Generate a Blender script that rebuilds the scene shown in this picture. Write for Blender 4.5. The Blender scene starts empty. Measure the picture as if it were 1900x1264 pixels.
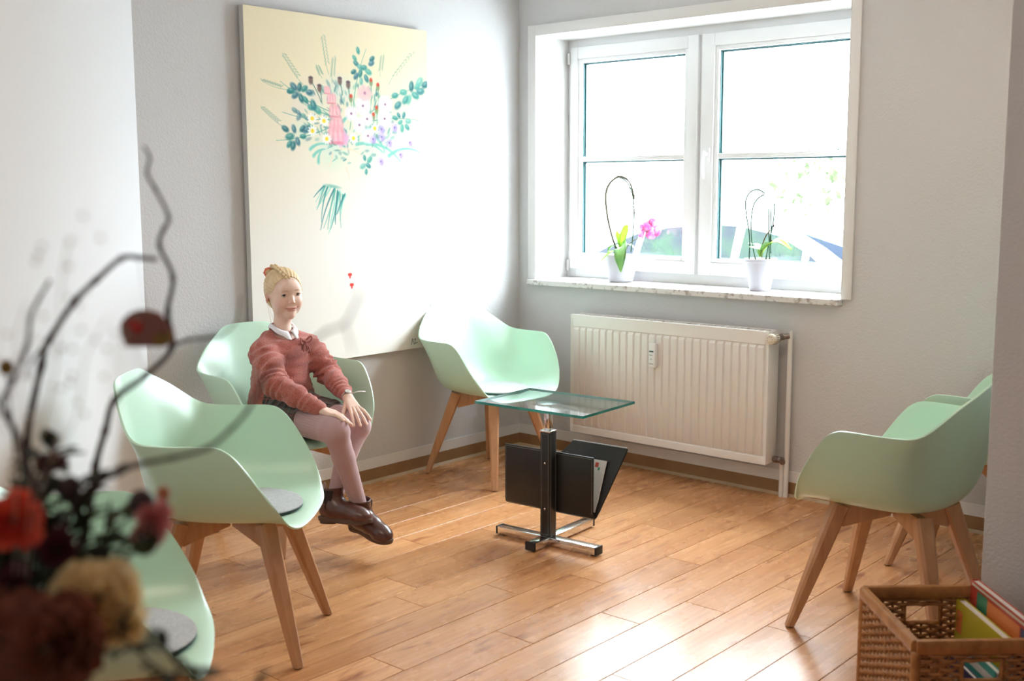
import bpy, bmesh, math, random
import numpy as np
from mathutils import Vector, Matrix

S = bpy.context.scene
COL = S.collection
V = Vector
R = math.radians
PI = math.pi

# ------------------------------------------------------------------ camera
cam_d = bpy.data.cameras.new('camera'); cam = bpy.data.objects.new('camera', cam_d); COL.objects.link(cam)
cam_d.sensor_width = 36.0; cam_d.lens = 36.0 * 2090.9 / 1900.0; cam_d.clip_start = 0.05; cam_d.clip_end = 200
yaw, pitch, roll = -0.721667, -0.132613, -0.001908
EYE = V((0, 0, 1.40))
fw = V((math.sin(yaw) * math.cos(pitch), math.cos(yaw) * math.cos(pitch), math.sin(pitch)))
rt = V((math.cos(yaw), -math.sin(yaw), 0)); up = rt.cross(fw)
rt2 = rt * math.cos(roll) + up * math.sin(roll); up2 = up * math.cos(roll) - rt * math.sin(roll)
cam.matrix_world = Matrix(((rt2.x, up2.x, -fw.x, EYE.x), (rt2.y, up2.y, -fw.y, EYE.y), (rt2.z, up2.z, -fw.z, EYE.z), (0, 0, 0, 1)))
S.camera = cam
cam_d.dof.use_dof = True; cam_d.dof.focus_distance = 4.65; cam_d.dof.aperture_fstop = 3.5; cam_d.dof.aperture_blades = 9

# ------------------------------------------------------------------ world, lights, exposure
S.view_settings.view_transform = 'Standard'; S.view_settings.look = 'None'
S.view_settings.gamma = 1.0; S.view_settings.use_curve_mapping = False
S.view_settings.exposure = 0.23
w = bpy.data.worlds.new('overcast_sky'); S.world = w; w.use_nodes = True
nt = w.node_tree; nt.nodes.clear()
wo = nt.nodes.new('ShaderNodeOutputWorld'); bg = nt.nodes.new('ShaderNodeBackground')
tc = nt.nodes.new('ShaderNodeTexCoord'); sx = nt.nodes.new('ShaderNodeSeparateXYZ'); cr = nt.nodes.new('ShaderNodeValToRGB')
nt.links.new(tc.outputs['Generated'], sx.inputs[0]); nt.links.new(sx.outputs['Z'], cr.inputs[0])
cr.color_ramp.elements[0].position = 0.0; cr.color_ramp.elements[0].color = (0.29, 0.32, 0.35, 1)   # overcast: the zenith is three times as bright as the horizon
cr.color_ramp.elements[1].position = 1.0; cr.color_ramp.elements[1].color = (0.85, 0.93, 1.0, 1)
nt.links.new(cr.outputs[0], bg.inputs[0]); bg.inputs[1].default_value = 46.0
nt.links.new(bg.outputs[0], wo.inputs[0])

def area(name, loc, rot, sx_, sy_, power, color, portal=False, spread=180):
    d = bpy.data.lights.new(name, 'AREA'); d.shape = 'RECTANGLE'; d.size = sx_; d.size_y = sy_
    d.energy = power; d.color = color; d.spread = R(spread)
    if portal: d.cycles.is_portal = True
    o = bpy.data.objects.new(name, d); COL.objects.link(o); o.location = loc; o.rotation_euler = rot
    return o
area('window_portal', (-3.03, 5.02, 1.565), (R(-90), 0, 0), 1.78, 1.30, 1, (1, 1, 1), portal=True)
# the open room behind the camera: added fill light without a real source, and warm ceiling lamps
area('room_fill', (0.6, -2.0, 1.7), (R(90), 0, R(28)), 3.0, 1.6, 11, (0.93, 0.96, 1.0))
area('ceiling_light_front', (-1.6, 3.4, 2.585), (0, 0, 0), 0.5, 0.5, 7, (1.0, 0.72, 0.5))
area('ceiling_light_middle', (-2.3, 0.9, 2.585), (0, 0, 0), 0.8, 0.8, 11, (1.0, 0.78, 0.6))

# ------------------------------------------------------------------ helpers
def wloc(p):
    v = V((0, 0, 0))
    while p is not None:
        v = v + p.location; p = p.parent
    return v

class MB:
    """collects verts and faces (world coordinates) for one mesh"""
    def __init__(s): s.v = []; s.f = []; s.m = []; s.mi = 0
    def add(s, vs, fs):
        n = len(s.v); s.v += [tuple(a) for a in vs]; s.f += [tuple(i + n for i in f) for f in fs]; s.m += [s.mi] * len(fs); return s
    def box(s, a, b):
        x0, y0, z0 = a; x1, y1, z1 = b
        return s.add([(x0,y0,z0),(x1,y0,z0),(x1,y1,z0),(x0,y1,z0),(x0,y0,z1),(x1,y0,z1),(x1,y1,z1),(x0,y1,z1)],
                     [(0,3,2,1),(4,5,6,7),(0,1,5,4),(1,2,6,5),(2,3,7,6),(3,0,4,7)])
    def bbox(s, a, b, c=.003):
        """box with chamfered vertical and top edges"""
        x0, y0, z0 = a; x1, y1, z1 = b
        def ring(i, z): return [(x0+i,y0,z),(x1-i,y0,z),(x1,y0+i,z),(x1,y1-i,z),(x1-i,y1,z),(x0+i,y1,z),(x0,y1-i,z),(x0,y0+i,z)]
        def rin(i, z): return [(x0+i,y0+i,z),(x1-i,y0+i,z),(x1-i,y0+i,z),(x1-i,y1-i,z),(x1-i,y1-i,z),(x0+i,y1-i,z),(x0+i,y1-i,z),(x0+i,y0+i,z)]
        L = [rin(c, z0), ring(c, z0+c), ring(c, z1-c), rin(c, z1)]
        return s.loft(L, caps=True)
    def loft(s, rings, caps=True, close=True):
        n = len(rings[0]); vs = [p for r_ in rings for p in r_]; fs = []
        for i in range(len(rings)-1):
            for j in range(n if close else n-1):
                k = (j+1) % n; fs.append((i*n+j, i*n+k, (i+1)*n+k, (i+1)*n+j))
        if caps and close:
            fs.append(tuple(range(n-1, -1, -1))); m = (len(rings)-1)*n; fs.append(tuple(range(m, m+n)))
        return s.add(vs, fs)
    def tube(s, pts, r, n=8, caps=True, flat=1.0, upv=None):
        pts = [V(p) for p in pts]; rr = r if isinstance(r, (list, tuple)) else [r]*len(pts)
        rings = []; prev = V(upv) if upv is not None else None
        for i, p in enumerate(pts):
            d = (pts[min(i+1, len(pts)-1)] - pts[max(i-1, 0)])
            if d.length < 1e-9: d = V((0,0,1))
            d.normalize()
            if prev is None: prev = V((0,0,1)) if abs(d.z) < .9 else V((1,0,0))
            a = prev - d * prev.dot(d)
            if a.length < 1e-6: a = d.orthogonal()
            a.normalize(); b = d.cross(a); prev = a
            rings.append([p + a*(rr[i]*flat*math.cos(2*PI*k/n)) + b*(rr[i]*math.sin(2*PI*k/n)) for k in range(n)])
        return s.loft(rings, caps)
    def lathe(s, prof, c=(0,0,0), n=24, axis='z', caps=True):
        rings = []
        for r_, h in prof:
            if axis == 'z': rings.append([(c[0]+r_*math.cos(2*PI*k/n), c[1]+r_*math.sin(2*PI*k/n), c[2]+h) for k in range(n)])
            elif axis == 'y': rings.append([(c[0]+r_*math.sin(2*PI*k/n), c[1]+h, c[2]+r_*math.cos(2*PI*k/n)) for k in range(n)])
            else: rings.append([(c[0]+h, c[1]+r_*math.cos(2*PI*k/n), c[2]+r_*math.sin(2*PI*k/n)) for k in range(n)])
        return s.loft(rings, caps)
    def ball(s, c, r, n=10, m=6):
        rx, ry, rz = r if isinstance(r, (tuple, list)) else (r, r, r)
        rings = []
        for i in range(m+1):
            t = -PI/2 + PI*i/m; q = max(math.cos(t), .02)
            rings.append([(c[0]+rx*q*math.cos(2*PI*k/n), c[1]+ry*q*math.sin(2*PI*k/n), c[2]+rz*math.sin(t)) for k in range(n)])
        return s.loft(rings, True)
    def beam(s, a, b, w_, h_, up_=(0,0,1)):
        a = V(a); b = V(b); d = (b-a).normalized(); u = V(up_) - d*V(up_).dot(d); u.normalize(); l = u.cross(d)
        rings = [[p + l*(w_/2*i) + u*(h_/2*j) for i, j in ((-1,-1),(1,-1),(1,1),(-1,1))] for p in (a, b)]
        return s.loft(rings)

def obj(name, mb, mats, parent=None, smooth=False, label=None, bevel=0, base=None, sub=0, solid=0):
    me = bpy.data.meshes.new(name)
    off = wloc(parent) if parent is not None else V((0,0,0))
    if base is not None: off = V(base)
    me.from_pydata([V(p) - off for p in mb.v], [], mb.f)
    mats = mats if isinstance(mats, (list, tuple)) else [mats]
    for m_ in mats: me.materials.append(m_)
    if len(mats) > 1: me.polygons.foreach_set('material_index', mb.m)
    me.validate(); 
    bm = bmesh.new(); bm.from_mesh(me); bmesh.ops.recalc_face_normals(bm, faces=bm.faces)
    if bevel: bmesh.ops.bevel(bm, geom=[e for e in bm.edges if e.is_manifold and e.calc_face_angle(0) > .5], offset=bevel, segments=2, affect='EDGES', profile=.5, clamp_overlap=True)
    bm.to_mesh(me); bm.free()
    if smooth or bevel: me.polygons.foreach_set('use_smooth', [True]*len(me.polygons))
    o = bpy.data.objects.new(name, me); COL.objects.link(o)
    if base is not None: o.location = V(base) - (wloc(parent) if parent else V((0,0,0)))
    if parent is not None: o.parent = parent
    if solid:
        m_ = o.modifiers.new('s', 'SOLIDIFY'); m_.thickness = solid; m_.offset = 0
    if sub:
        m_ = o.modifiers.new('u', 'SUBSURF'); m_.levels = sub; m_.render_levels = sub
    if solid or sub: bake(o)
    if bevel or smooth == 'auto':
        sharp(o.data, 40)
    if label: o['label'] = label
    return o

def sharp(me, ang):
    try: me.set_sharp_from_angle(angle=R(ang))
    except Exception: pass

def bake(o):
    dg = bpy.context.evaluated_depsgraph_get(); dg.update()
    me = bpy.data.meshes.new_from_object(o.evaluated_get(dg)); o.modifiers.clear(); o.data = me
    me.polygons.foreach_set('use_smooth', [True]*len(me.polygons))

def thing(name, label, cat, loc=(0,0,0), group=None):
    o = bpy.data.objects.new(name, None); COL.objects.link(o); o.location = loc; o.empty_display_size = .05
    o['label'] = label; o['category'] = cat
    if group: o['group'] = group
    return o
def tag(o, label, cat, group=None, kind=None):
    o['label'] = label; o['category'] = cat
    if group: o['group'] = group
    if kind: o['kind'] = kind
    return o
def struct(name, mb, m, label=None, **k):
    o = obj(name, mb, m, **k); o['kind'] = 'structure'
    if label: o['label'] = label
    return o
def dup(root, loc, rz, label, group):
    r = root.copy(); COL.objects.link(r); r.location = loc; r.rotation_euler = (0, 0, rz)
    r['label'] = label; r['group'] = group
    for ch in list(root.children):
        c = ch.copy(); COL.objects.link(c); c.parent = r
        for g in ch.children:
            d = g.copy(); COL.objects.link(d); d.parent = c
    return r
def smoothpath(pts, n=8):
    """Catmull-Rom through points"""
    P = [V(p) for p in pts]; P = [P[0]*2-P[1]] + P + [P[-1]*2-P[-2]]; out = []
    for i in range(1, len(P)-2):
        for k in range(n):
            t = k/n; a, b, c, d = P[i-1], P[i], P[i+1], P[i+2]
            out.append(.5*((2*b)+(c-a)*t+(2*a-5*b+4*c-d)*t*t+(3*b-a-3*c+d)*t**3))
    out.append(P[-2]); return out

# ------------------------------------------------------------------ materials
def mat(name, col, rough=.5, metal=0, bump=None, noise=None, spec=.5, coat=0, sheen=0, sss=0, trans=0, alpha=1, emit=None):
    """bump=(scale,strength,dist); noise=(scale, colour2, lo, hi)"""
    m = bpy.data.materials.new(name); m.use_nodes = True; t = m.node_tree; b = t.nodes['Principled BSDF']
    b.inputs['Base Color'].default_value = (*col, 1); b.inputs['Roughness'].default_value = rough; b.inputs['Metallic'].default_value = metal
    b.inputs['Specular IOR Level'].default_value = spec; b.inputs['Coat Weight'].default_value = coat; b.inputs['Sheen Weight'].default_value = sheen
    b.inputs['Subsurface Weight'].default_value = sss; b.inputs['Transmission Weight'].default_value = trans; b.inputs['Alpha'].default_value = alpha
    if sss: b.inputs['Subsurface Radius'].default_value = (1.0, .35, .2); b.inputs['Subsurface Scale'].default_value = .01
    co = t.nodes.new('ShaderNodeTexCoord')
    if noise:
        n = t.nodes.new('ShaderNodeTexNoise'); n.inputs['Scale'].default_value = noise[0]; n.inputs['Detail'].default_value = 6
        t.links.new(co.outputs['Object'], n.inputs['Vector'])
        r_ = t.nodes.new('ShaderNodeValToRGB'); r_.color_ramp.elements[0].position = noise[2]; r_.color_ramp.elements[1].position = noise[3]
        r_.color_ramp.elements[0].color = (*col, 1); r_.color_ramp.elements[1].color = (*noise[1], 1)
        t.links.new(n.outputs['Fac'], r_.inputs[0]); t.links.new(r_.outputs[0], b.inputs['Base Color'])
    if bump:
        n = t.nodes.new('ShaderNodeTexNoise'); n.inputs['Scale'].default_value = bump[0]; n.inputs['Detail'].default_value = 4
        t.links.new(co.outputs['Object'], n.inputs['Vector'])
        u = t.nodes.new('ShaderNodeBump'); u.inputs['Strength'].default_value = bump[1]; u.inputs['Distance'].default_value = bump[2]
        t.links.new(n.outputs['Fac'], u.inputs['Height']); t.links.new(u.outputs[0], b.inputs['Normal'])
    return m
def node(m, kind): return m.node_tree.nodes.new(kind)
def link(m, a, b): m.node_tree.links.new(a, b)

def wallpaper(name, col):
    m = mat(name, col, .85, spec=.2)
    t = m.node_tree; b = t.nodes['Principled BSDF']; co = t.nodes.new('ShaderNodeTexCoord')
    n1 = t.nodes.new('ShaderNodeTexNoise'); n1.inputs['Scale'].default_value = 150; n1.inputs['Detail'].default_value = 3
    v1 = t.nodes.new('ShaderNodeTexVoronoi'); v1.inputs['Scale'].default_value = 105; v1.feature = 'SMOOTH_F1'
    mm = t.nodes.new('ShaderNodeMath'); mm.operation = 'SUBTRACT'
    link(m, co.outputs['Object'], n1.inputs['Vector']); link(m, co.outputs['Object'], v1.inputs['Vector'])
    link(m, n1.outputs['Fac'], mm.inputs[0]); link(m, v1.outputs['Distance'], mm.inputs[1])
    u = t.nodes.new('ShaderNodeBump'); u.inputs['Strength'].default_value = .35; u.inputs['Distance'].default_value = .003
    link(m, mm.outputs[0], u.inputs['Height']); link(m, u.outputs[0], b.inputs['Normal'])
    return m
M = {}
M['wall'] = wallpaper('woodchip_wallpaper_grey', (.68, .68, .69))
M['wall_white'] = mat('smooth_wall_white', (.84, .845, .86), .8, bump=(60, .08, .002), spec=.2)
M['wall_beige'] = mat('beige_wall', (.42, .36, .30), .9)
M['ceiling'] = mat('ceiling_white', (.85, .84, .82), .9)
M['white_paint'] = mat('white_paint', (.86, .855, .85), .45, bump=(40, .05, .002))
M['pvc'] = mat('white_window_plastic', (.88, .89, .90), .3)
M['skirting'] = mat('brown_vinyl_skirting', (.30, .165, .075), .45, noise=(9, (.36, .21, .10), .35, .7))
M['bead'] = mat('pale_wood_bead', (.55, .40, .25), .5)
M['seal'] = mat('dark_glazing_seal', (.035, .12, .13), .5)
M['chrome'] = mat('chrome', (.82, .82, .83), .12, 1)
M['steel'] = mat('brushed_steel', (.6, .59, .57), .3, 1)
M['brass'] = mat('grey_valve_metal', (.33, .28, .26), .35, 1)
M['mint'] = mat('mint_green_plastic', (.56, .80, .63), .30, bump=(300, .03, .001), spec=.5)
M['felt_grey'] = mat('light_grey_felt', (.50, .51, .52), .95, bump=(260, .5, .003), noise=(120, (.42, .43, .45), .4, .6), sheen=.3)
M['felt_dark'] = mat('dark_green_felt', (.05, .09, .085), .95, bump=(260, .5, .003))
M['radiator'] = mat('cream_radiator_enamel', (.89, .865, .84), .35)
M['rubber'] = mat('black_rubber', (.02, .02, .02), .6)
M['leather'] = mat('black_leather', (.013, .012, .012), .38, bump=(180, .25, .002))
M['stitch'] = mat('grey_stitching', (.35, .35, .34), .7)
M['paper'] = mat('white_paper', (.82, .82, .80), .7)
M['pot'] = mat('white_ceramic_pot', (.60, .59, .66), .35)
M['leaf'] = mat('orchid_leaf_green', (.14, .38, .09), .4, noise=(14, (.26, .52, .12), .35, .7), sss=0)
M['leaf_light'] = mat('young_leaf_green', (.42, .62, .12), .45)
M['stem'] = mat('green_stem', (.03, .09, .055), .5)
M['stem_brown'] = mat('brownish_orchid_stem', (.12, .11, .07), .6)
M['pink'] = mat('pink_orchid_petal', (.88, .20, .48), .5, noise=(40, (.92, .50, .72), .4, .6))
M['bark'] = mat('potting_bark', (.20, .12, .07), .9, bump=(60, .6, .01))

def beech(name, c1, c2, axis_scale=(1, 1, .08), sc=30):
    m = mat(name, c1, .42); t = m.node_tree; b = t.nodes['Principled BSDF']
    co = t.nodes.new('ShaderNodeTexCoord'); mp = t.nodes.new('ShaderNodeMapping'); mp.inputs['Scale'].default_value = axis_scale
    n = t.nodes.new('ShaderNodeTexNoise'); n.inputs['Scale'].default_value = sc; n.inputs['Detail'].default_value = 6; n.inputs['Distortion'].default_value = .6
    r_ = t.nodes.new('ShaderNodeValToRGB'); r_.color_ramp.elements[0].color = (*c1, 1); r_.color_ramp.elements[1].color = (*c2, 1)
    r_.color_ramp.elements[0].position = .35; r_.color_ramp.elements[1].position = .68
    link(m, co.outputs['Object'], mp.inputs[0]); link(m, mp.outputs[0], n.inputs['Vector']); link(m, n.outputs['Fac'], r_.inputs[0]); link(m, r_.outputs[0], b.inputs['Base Color'])
    return m
M['beech'] = beech('beech_wood', (.52, .27, .135), (.62, .35, .19))

def floor_mat():
    m = mat('laminate_plank', (.5, .27, .12), .27, spec=.5); t = m.node_tree; b = t.nodes['Principled BSDF']
    geo = t.nodes.new('ShaderNodeNewGeometry'); oi = t.nodes.new('ShaderNodeObjectInfo')
    ad = t.nodes.new('ShaderNodeVectorMath'); ad.operation = 'MULTIPLY_ADD'; ad.inputs[1].default_value = (1, 1, 1)
    cmb = t.nodes.new('ShaderNodeCombineXYZ'); ml = t.nodes.new('ShaderNodeMath'); ml.operation = 'MULTIPLY'; ml.inputs[1].default_value = 37
    link(m, oi.outputs['Random'], ml.inputs[0]); link(m, ml.outputs[0], cmb.inputs[0]); link(m, ml.outputs[0], cmb.inputs[1])
    link(m, geo.outputs['Position'], ad.inputs[0]); link(m, cmb.outputs[0], ad.inputs[2])
    def nz(scale, vec, det, dist):
        mp = t.nodes.new('ShaderNodeMapping'); mp.inputs['Scale'].default_value = vec; link(m, ad.outputs[0], mp.inputs[0])
        n = t.nodes.new('ShaderNodeTexNoise'); n.inputs['Scale'].default_value = scale; n.inputs['Detail'].default_value = det; n.inputs['Distortion'].default_value = dist
        link(m, mp.outputs[0], n.inputs['Vector']); return n.outputs['Fac']
    def ramp(src, p0, c0, p1, c1):
        r_ = t.nodes.new('ShaderNodeValToRGB'); e = r_.color_ramp.elements; e[0].position = p0; e[1].position = p1; e[0].color = (*c0, 1); e[1].color = (*c1, 1)
        link(m, src, r_.inputs[0]); return r_.outputs[0]
    def mix(kind, f, a, c):
        x = t.nodes.new('ShaderNodeMix'); x.data_type = 'RGBA'; x.blend_type = kind
        if isinstance(f, float): x.inputs[0].default_value = f
        else: link(m, f, x.inputs[0])
        link(m, a, x.inputs[6]); link(m, c, x.inputs[7]); return x.outputs[2]
    base = ramp(nz(7, (1, .10, 1), 6, .6), .3, (.62, .290, .118), .72, (.79, .42, .195))
    fine = ramp(nz(75, (1, .035, 1), 5, .3), .35, (.80, .74, .68), .62, (1, 1, 1))
    c = mix('MULTIPLY', 1.0, base, fine)
    knots = ramp(nz(10, (1, .22, 1), 7, 1.8), .60, (1, 1, 1), .72, (.55, .38, .34))
    c = mix('MULTIPLY', 1.0, c, knots)
    tone = ramp(oi.outputs['Random'], 0, (.86, .83, .80), 1, (1.08, 1.08, 1.08))
    c = mix('MULTIPLY', 1.0, c, tone)
    link(m, c, b.inputs['Base Color'])
    ro = t.nodes.new('ShaderNodeMapRange'); link(m, nz(14, (1, .4, 1), 3, .2), ro.inputs[0]); ro.inputs[3].default_value = .20; ro.inputs[4].default_value = .34
    link(m, ro.outputs[0], b.inputs['Roughness'])
    return m
M['floor'] = floor_mat()

def glass_mat(name, tint=(1, 1, 1), ior=1.45, refl=1.0):
    """thin pane: clear transmission with fresnel reflection"""
    m = bpy.data.materials.new(name); m.use_nodes = True; t = m.node_tree; t.nodes.clear()
    o = t.nodes.new('ShaderNodeOutputMaterial'); a = t.nodes.new('ShaderNodeBsdfTransparent'); a.inputs[0].default_value = (*tint, 1)
    g = t.nodes.new('ShaderNodeBsdfGlossy'); g.inputs['Roughness'].default_value = .02
    f = t.nodes.new('ShaderNodeFresnel'); ge = t.nodes.new('ShaderNodeNewGeometry')
    mi = t.nodes.new('ShaderNodeMapRange'); mi.inputs[3].default_value = ior; mi.inputs[4].default_value = 1/ior
    t.links.new(ge.outputs['Backfacing'], mi.inputs[0]); t.links.new(mi.outputs[0], f.inputs[0])
    x = t.nodes.new('ShaderNodeMixShader'); t.links.new(f.outputs[0], x.inputs[0]); t.links.new(a.outputs[0], x.inputs[1]); t.links.new(g.outputs[0], x.inputs[2])
    t.links.new(x.outputs[0], o.inputs[0]); return m
M['pane'] = glass_mat('window_glass', (.985, 1, .99))
M['table_glass'] = glass_mat('table_glass_clear', (.90, .965, .95), 1.5)
M['glass_edge'] = mat('green_glass_edge', (.0, .20, .17), .15, coat=.5, noise=(6, (.02, .36, .31), .45, .6))
# ------------------------------------------------------------------ room shell
LX, WY, RX, SY, H = -4.027, 4.637, -0.995, 3.06, 2.6       # left wall, window wall, right wall, its end face, ceiling
OX0, OX1, OZ0, OZ1 = -3.906, -2.155, .925, 2.204           # window opening
BACK, FARX = -3.0, 2.6
NA = R(45); NN = V((math.cos(NA), math.sin(NA), 0)); ND = V((math.sin(NA), -math.cos(NA), 0)); NP = V((LX, 2.375, 0)); NE = NP + ND*2.9

fl = struct('floor', MB().box((LX-.1, BACK-.1, -.12), (FARX+.1, WY+.1, -.011)), M['rubber'], label='orange brown wooden plank floor with long narrow boards')
random.seed(4)
PW, PL = .1583, .978
offs = {0: .555, 1: .855, 2: .16, 3: .56, 4: .91, 5: .20, 6: .54, 7: .19}
col0 = -2.80
c = -8
while True:
    x0 = col0 + c*PW; x1 = x0 + PW
    if x0 > FARX: break
    k = c
    off = (2.0 + offs[c]) if c in offs else 2.0 + ((c*0.31) % .978)
    y = off - 6*PL
    while y < WY:
        y0 = max(y, BACK); y1 = min(y+PL, WY - .002)
        xa, xb = max(x0, LX+.002), min(x1, FARX)
        if y1 - y0 > .03 and xb - xa > .02 and not (y0 > SY+.02 and xa > RX+.02) and NN.dot(V((xb, y1, 0))-NP) > 0:
            g = .0009
            mb = MB(); a, b, b2, d = xa+g, xb-g, y0+g, y1-g; z = random.uniform(-.0002, .0002); e = .0010
            top = [(a+e, b2+e, z), (b-e, b2+e, z), (b-e, d-e, z), (a+e, d-e, z)]
            mid = [(a, b2, z-e), (b, b2, z-e), (b, d, z-e), (a, d, z-e)]
            bot = [(p[0], p[1], -.0105) for p in mid]
            mb.loft([bot, mid, top])
            o = obj('plank', mb, M['floor'], fl)
        y += PL
    c += 1

# walls (the near left wall is smooth, whiter and set at an angle)
wl = struct('wall_left', MB().box((LX-.2, 2.375, -.1), (LX, WY+.2, H)), M['wall'], label='grey textured wall that carries the flower painting')
mb = MB().loft([[p, p + V((0, 0, H+.1)), p + q_ + V((0, 0, H+.1)), p + q_] for p, q_ in ((NP + V((0, 0, -.1)), V((-.2, 0, 0))), (NE + V((0, 0, -.1)), V((-.2, -.1, 0))))])
mb.box((NE.x-.2, BACK-.2, -.1), (NE.x, NE.y, H))
wn = struct('wall_left_near', mb, M['wall_white'], label='smooth white angled wall behind the front chairs')
mb = MB()
mb.box((LX, WY, -.1), (OX0, WY+.42, H)).box((OX1, WY, -.1), (FARX, WY+.42, H)).box((OX0, WY, -.1), (OX1, WY+.42, OZ0-.03)).box((OX0, WY, OZ1), (OX1, WY+.42, H))
struct('wall_back', mb, M['wall'], label='pale grey textured wall around the window')
struct('wall_right', MB().box((RX, SY, -.1), (FARX, WY, H)), M['wall'], bevel=.004, label='grey textured wall end beside the wicker basket')
struct('wall_rear', MB().box((LX-.2, BACK-.2, -.1), (FARX+.2, BACK, H)), M['wall_beige'])
struct('wall_side', MB().box((FARX, BACK, -.1), (FARX+.2, SY, H)), M['wall_beige'])
struct('ceiling', MB().box((LX-.2, BACK-.2, H), (FARX+.2, WY+.45, H+.1)), M['ceiling'])

# skirting: white painted band above brown vinyl with a pale bead on the floor
def skirt(n, a, b, nrm):
    """a, b wall-foot points; nrm outward normal"""
    a = V(a); b = V(b); nn = V(nrm)
    def strip(z0, z1, t, t2=None):
        t2 = t if t2 is None else t2
        pr = [(0, z0), (t, z0), (t2, z1), (0, z1)]
        return MB().loft([[p + nn*u + V((0, 0, z)) for u, z in pr] for p in (a, b)])
    o = struct('baseboard_'+n, strip(0, .067, .006), M['skirting'], label='brown skirting strip along the '+n+' wall')
    obj('bead', strip(0, .012, .016, .006), M['bead'], o, label='pale bead along the floor')
    p = struct('trim_'+n, strip(.067, .118, .004), M['white_paint'], label='white painted band above the brown skirting of the '+n+' wall')
skirt('left', (LX, 2.376, 0), (LX, WY, 0), (1, 0, 0))
skirt('left_near', NP, NE, NN)
skirt('back', (LX, WY, 0), (RX, WY, 0), (0, -1, 0))
skirt('right', (RX, SY, 0), (RX, WY, 0), (-1, 0, 0))
skirt('right_end', (RX, SY, 0), (FARX, SY, 0), (0, -1, 0))

# window lining: white reveal, architrave, stone sill
mb = MB(); t_ = .012
mb.box((OX0-.05, WY-t_, OZ0), (OX0, WY, OZ1+.05)).box((OX1, WY-t_, OZ0), (OX1+.043, WY, OZ1+.05)).box((OX0, WY-t_, OZ1), (OX1, WY, OZ1+.05))
struct('trim_window', mb, M['white_paint'], bevel=.0015, label='flat white surround of the window opening')
mb = MB(); e = .004
mb.box((OX0, WY-.012, OZ0), (OX0+e, WY+.36, OZ1)).box((OX1-e, WY-.012, OZ0), (OX1, WY+.36, OZ1)).box((OX0+e, WY-.012, OZ1-e), (OX1-e, WY+.36, OZ1))
struct('trim_reveal', mb, M['white_paint'], label='white lining of the deep window recess')
M['stone'] = mat('speckled_stone_sill', (.80, .79, .78), .35, noise=(38, (.42, .37, .34), .52, .66))
struct('window_sill', MB().bbox((OX0-.03, WY-.045, OZ0-.028), (OX1-.002, WY+.30, OZ0), .003), M['stone'], label='pale speckled stone window sill holding two orchids')

# window 1: fixed frame and two sashes with a horizontal glazing bar each
FY = 4.90
win = struct('window_1', MB().box((OX0, FY+.005, OZ0), (OX0+.055, FY+.07, OZ1)).box((OX1-.055, FY+.005, OZ0), (OX1, FY+.07, OZ1))
             .box((OX0+.055, FY+.005, OZ1-.06), (OX1-.055, FY+.07, OZ1)).box((OX0+.055, FY+.005, OZ0), (OX1-.055, FY+.07, OZ0+.065)), M['pvc'], bevel=.003,
             label='white double casement window with two orchids on its sill')
obj('meeting_post', MB().box((-3.085, FY+.004, .985), (-3.03, FY+.06, 2.15)), M['pvc'], win)
def sash(x0, x1, gx0, gx1, label):
    z0, z1, g0, g1 = .974, 2.158, 1.060, 2.075; y0, y1 = FY-.018, FY+.045
    mb = MB()
    def frame(a0, a1, b0, b1, c0, c1, d0, d1, ya, yb):
        mb.box((a0, ya, b0), (c0, yb, b1)).box((c1, ya, b0), (a1, yb, b1)).box((c0, ya, b0), (c1, yb, d0)).box((c0, ya, d1), (c1, yb, b1))
    frame(x0, x1, z0, z1, gx0-.022, gx1+.022, g0-.022, g1+.022, y0, y1)
    frame(gx0-.022, gx1+.022, g0-.022, g1+.022, gx0, gx1, g0, g1, y0+.009, y1-.006)
    s = obj('sash', mb, M['pvc'], win, bevel=.0035, label=label)
    obj('glazing_bar', MB().box((gx0-.001, FY-.006, 1.553), (gx1+.001, FY+.036, 1.579)), M['pvc'], win, bevel=.003)
    for a, b in ((g0, 1.553), (1.579, g1)):
        mb = MB(); q = .0035; yy = (FY+.006, FY+.014)
        mb.box((gx0, yy[0], a), (gx0+q, yy[1], b)).box((gx1-q, yy[0], a), (gx1, yy[1], b)).box((gx0, yy[0], a), (gx1, yy[1], a+q)).box((gx0, yy[0], b-q), (gx1, yy[1], b))
        # dark spacer between the panes
        mb.box((gx0, FY+.018, a), (gx0+.010, FY+.032, b)).box((gx1-.010, FY+.018, a), (gx1, FY+.032, b)).box((gx0, FY+.018, b-.008), (gx1, FY+.032, b))
        p = obj('pane', MB().box((gx0, FY+.015, a), (gx1, FY+.017, b)), M['pane'], win)
        obj('glazing_seal', mb, M['seal'], win)
    return s
sash(-3.874, -3.069, -3.801, -3.152, 'left hand casement with no visible latch')
sr = sash(-3.048, -2.187, -2.955, -2.262, 'right hand casement with a white lever')
mb = MB(); hx = -3.005
mb.box((hx-.014, FY-.026, 1.535), (hx+.014, FY-.0175, 1.605)); mb.tube([(hx, FY-.02, 1.575), (hx, FY-.055, 1.575)], .008, 10)
mb.tube(smoothpath([(hx, FY-.05, 1.588), (hx, FY-.06, 1.56), (hx, FY-.06, 1.50), (hx, FY-.052, 1.455)], 4), [.009]*12+[.007], 10, flat=.7)
obj('handle', mb, M['pvc'], win, smooth='auto', label='white lever handle')
mb = MB()
for z in (2.10, .99):
    mb.tube([(-3.879, FY-.024, z-.03), (-3.879, FY-.024, z+.03)], .0075, 10)
obj('hinge', mb, M['steel'], win, smooth='auto')
struct('wall_outside', MB().box((-9, WY+.42, -.4), (OX0-.01, WY+.48, 3)).box((OX1+.01, WY+.42, -.4), (3, WY+.48, 3)), M['wall_white'])
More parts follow.
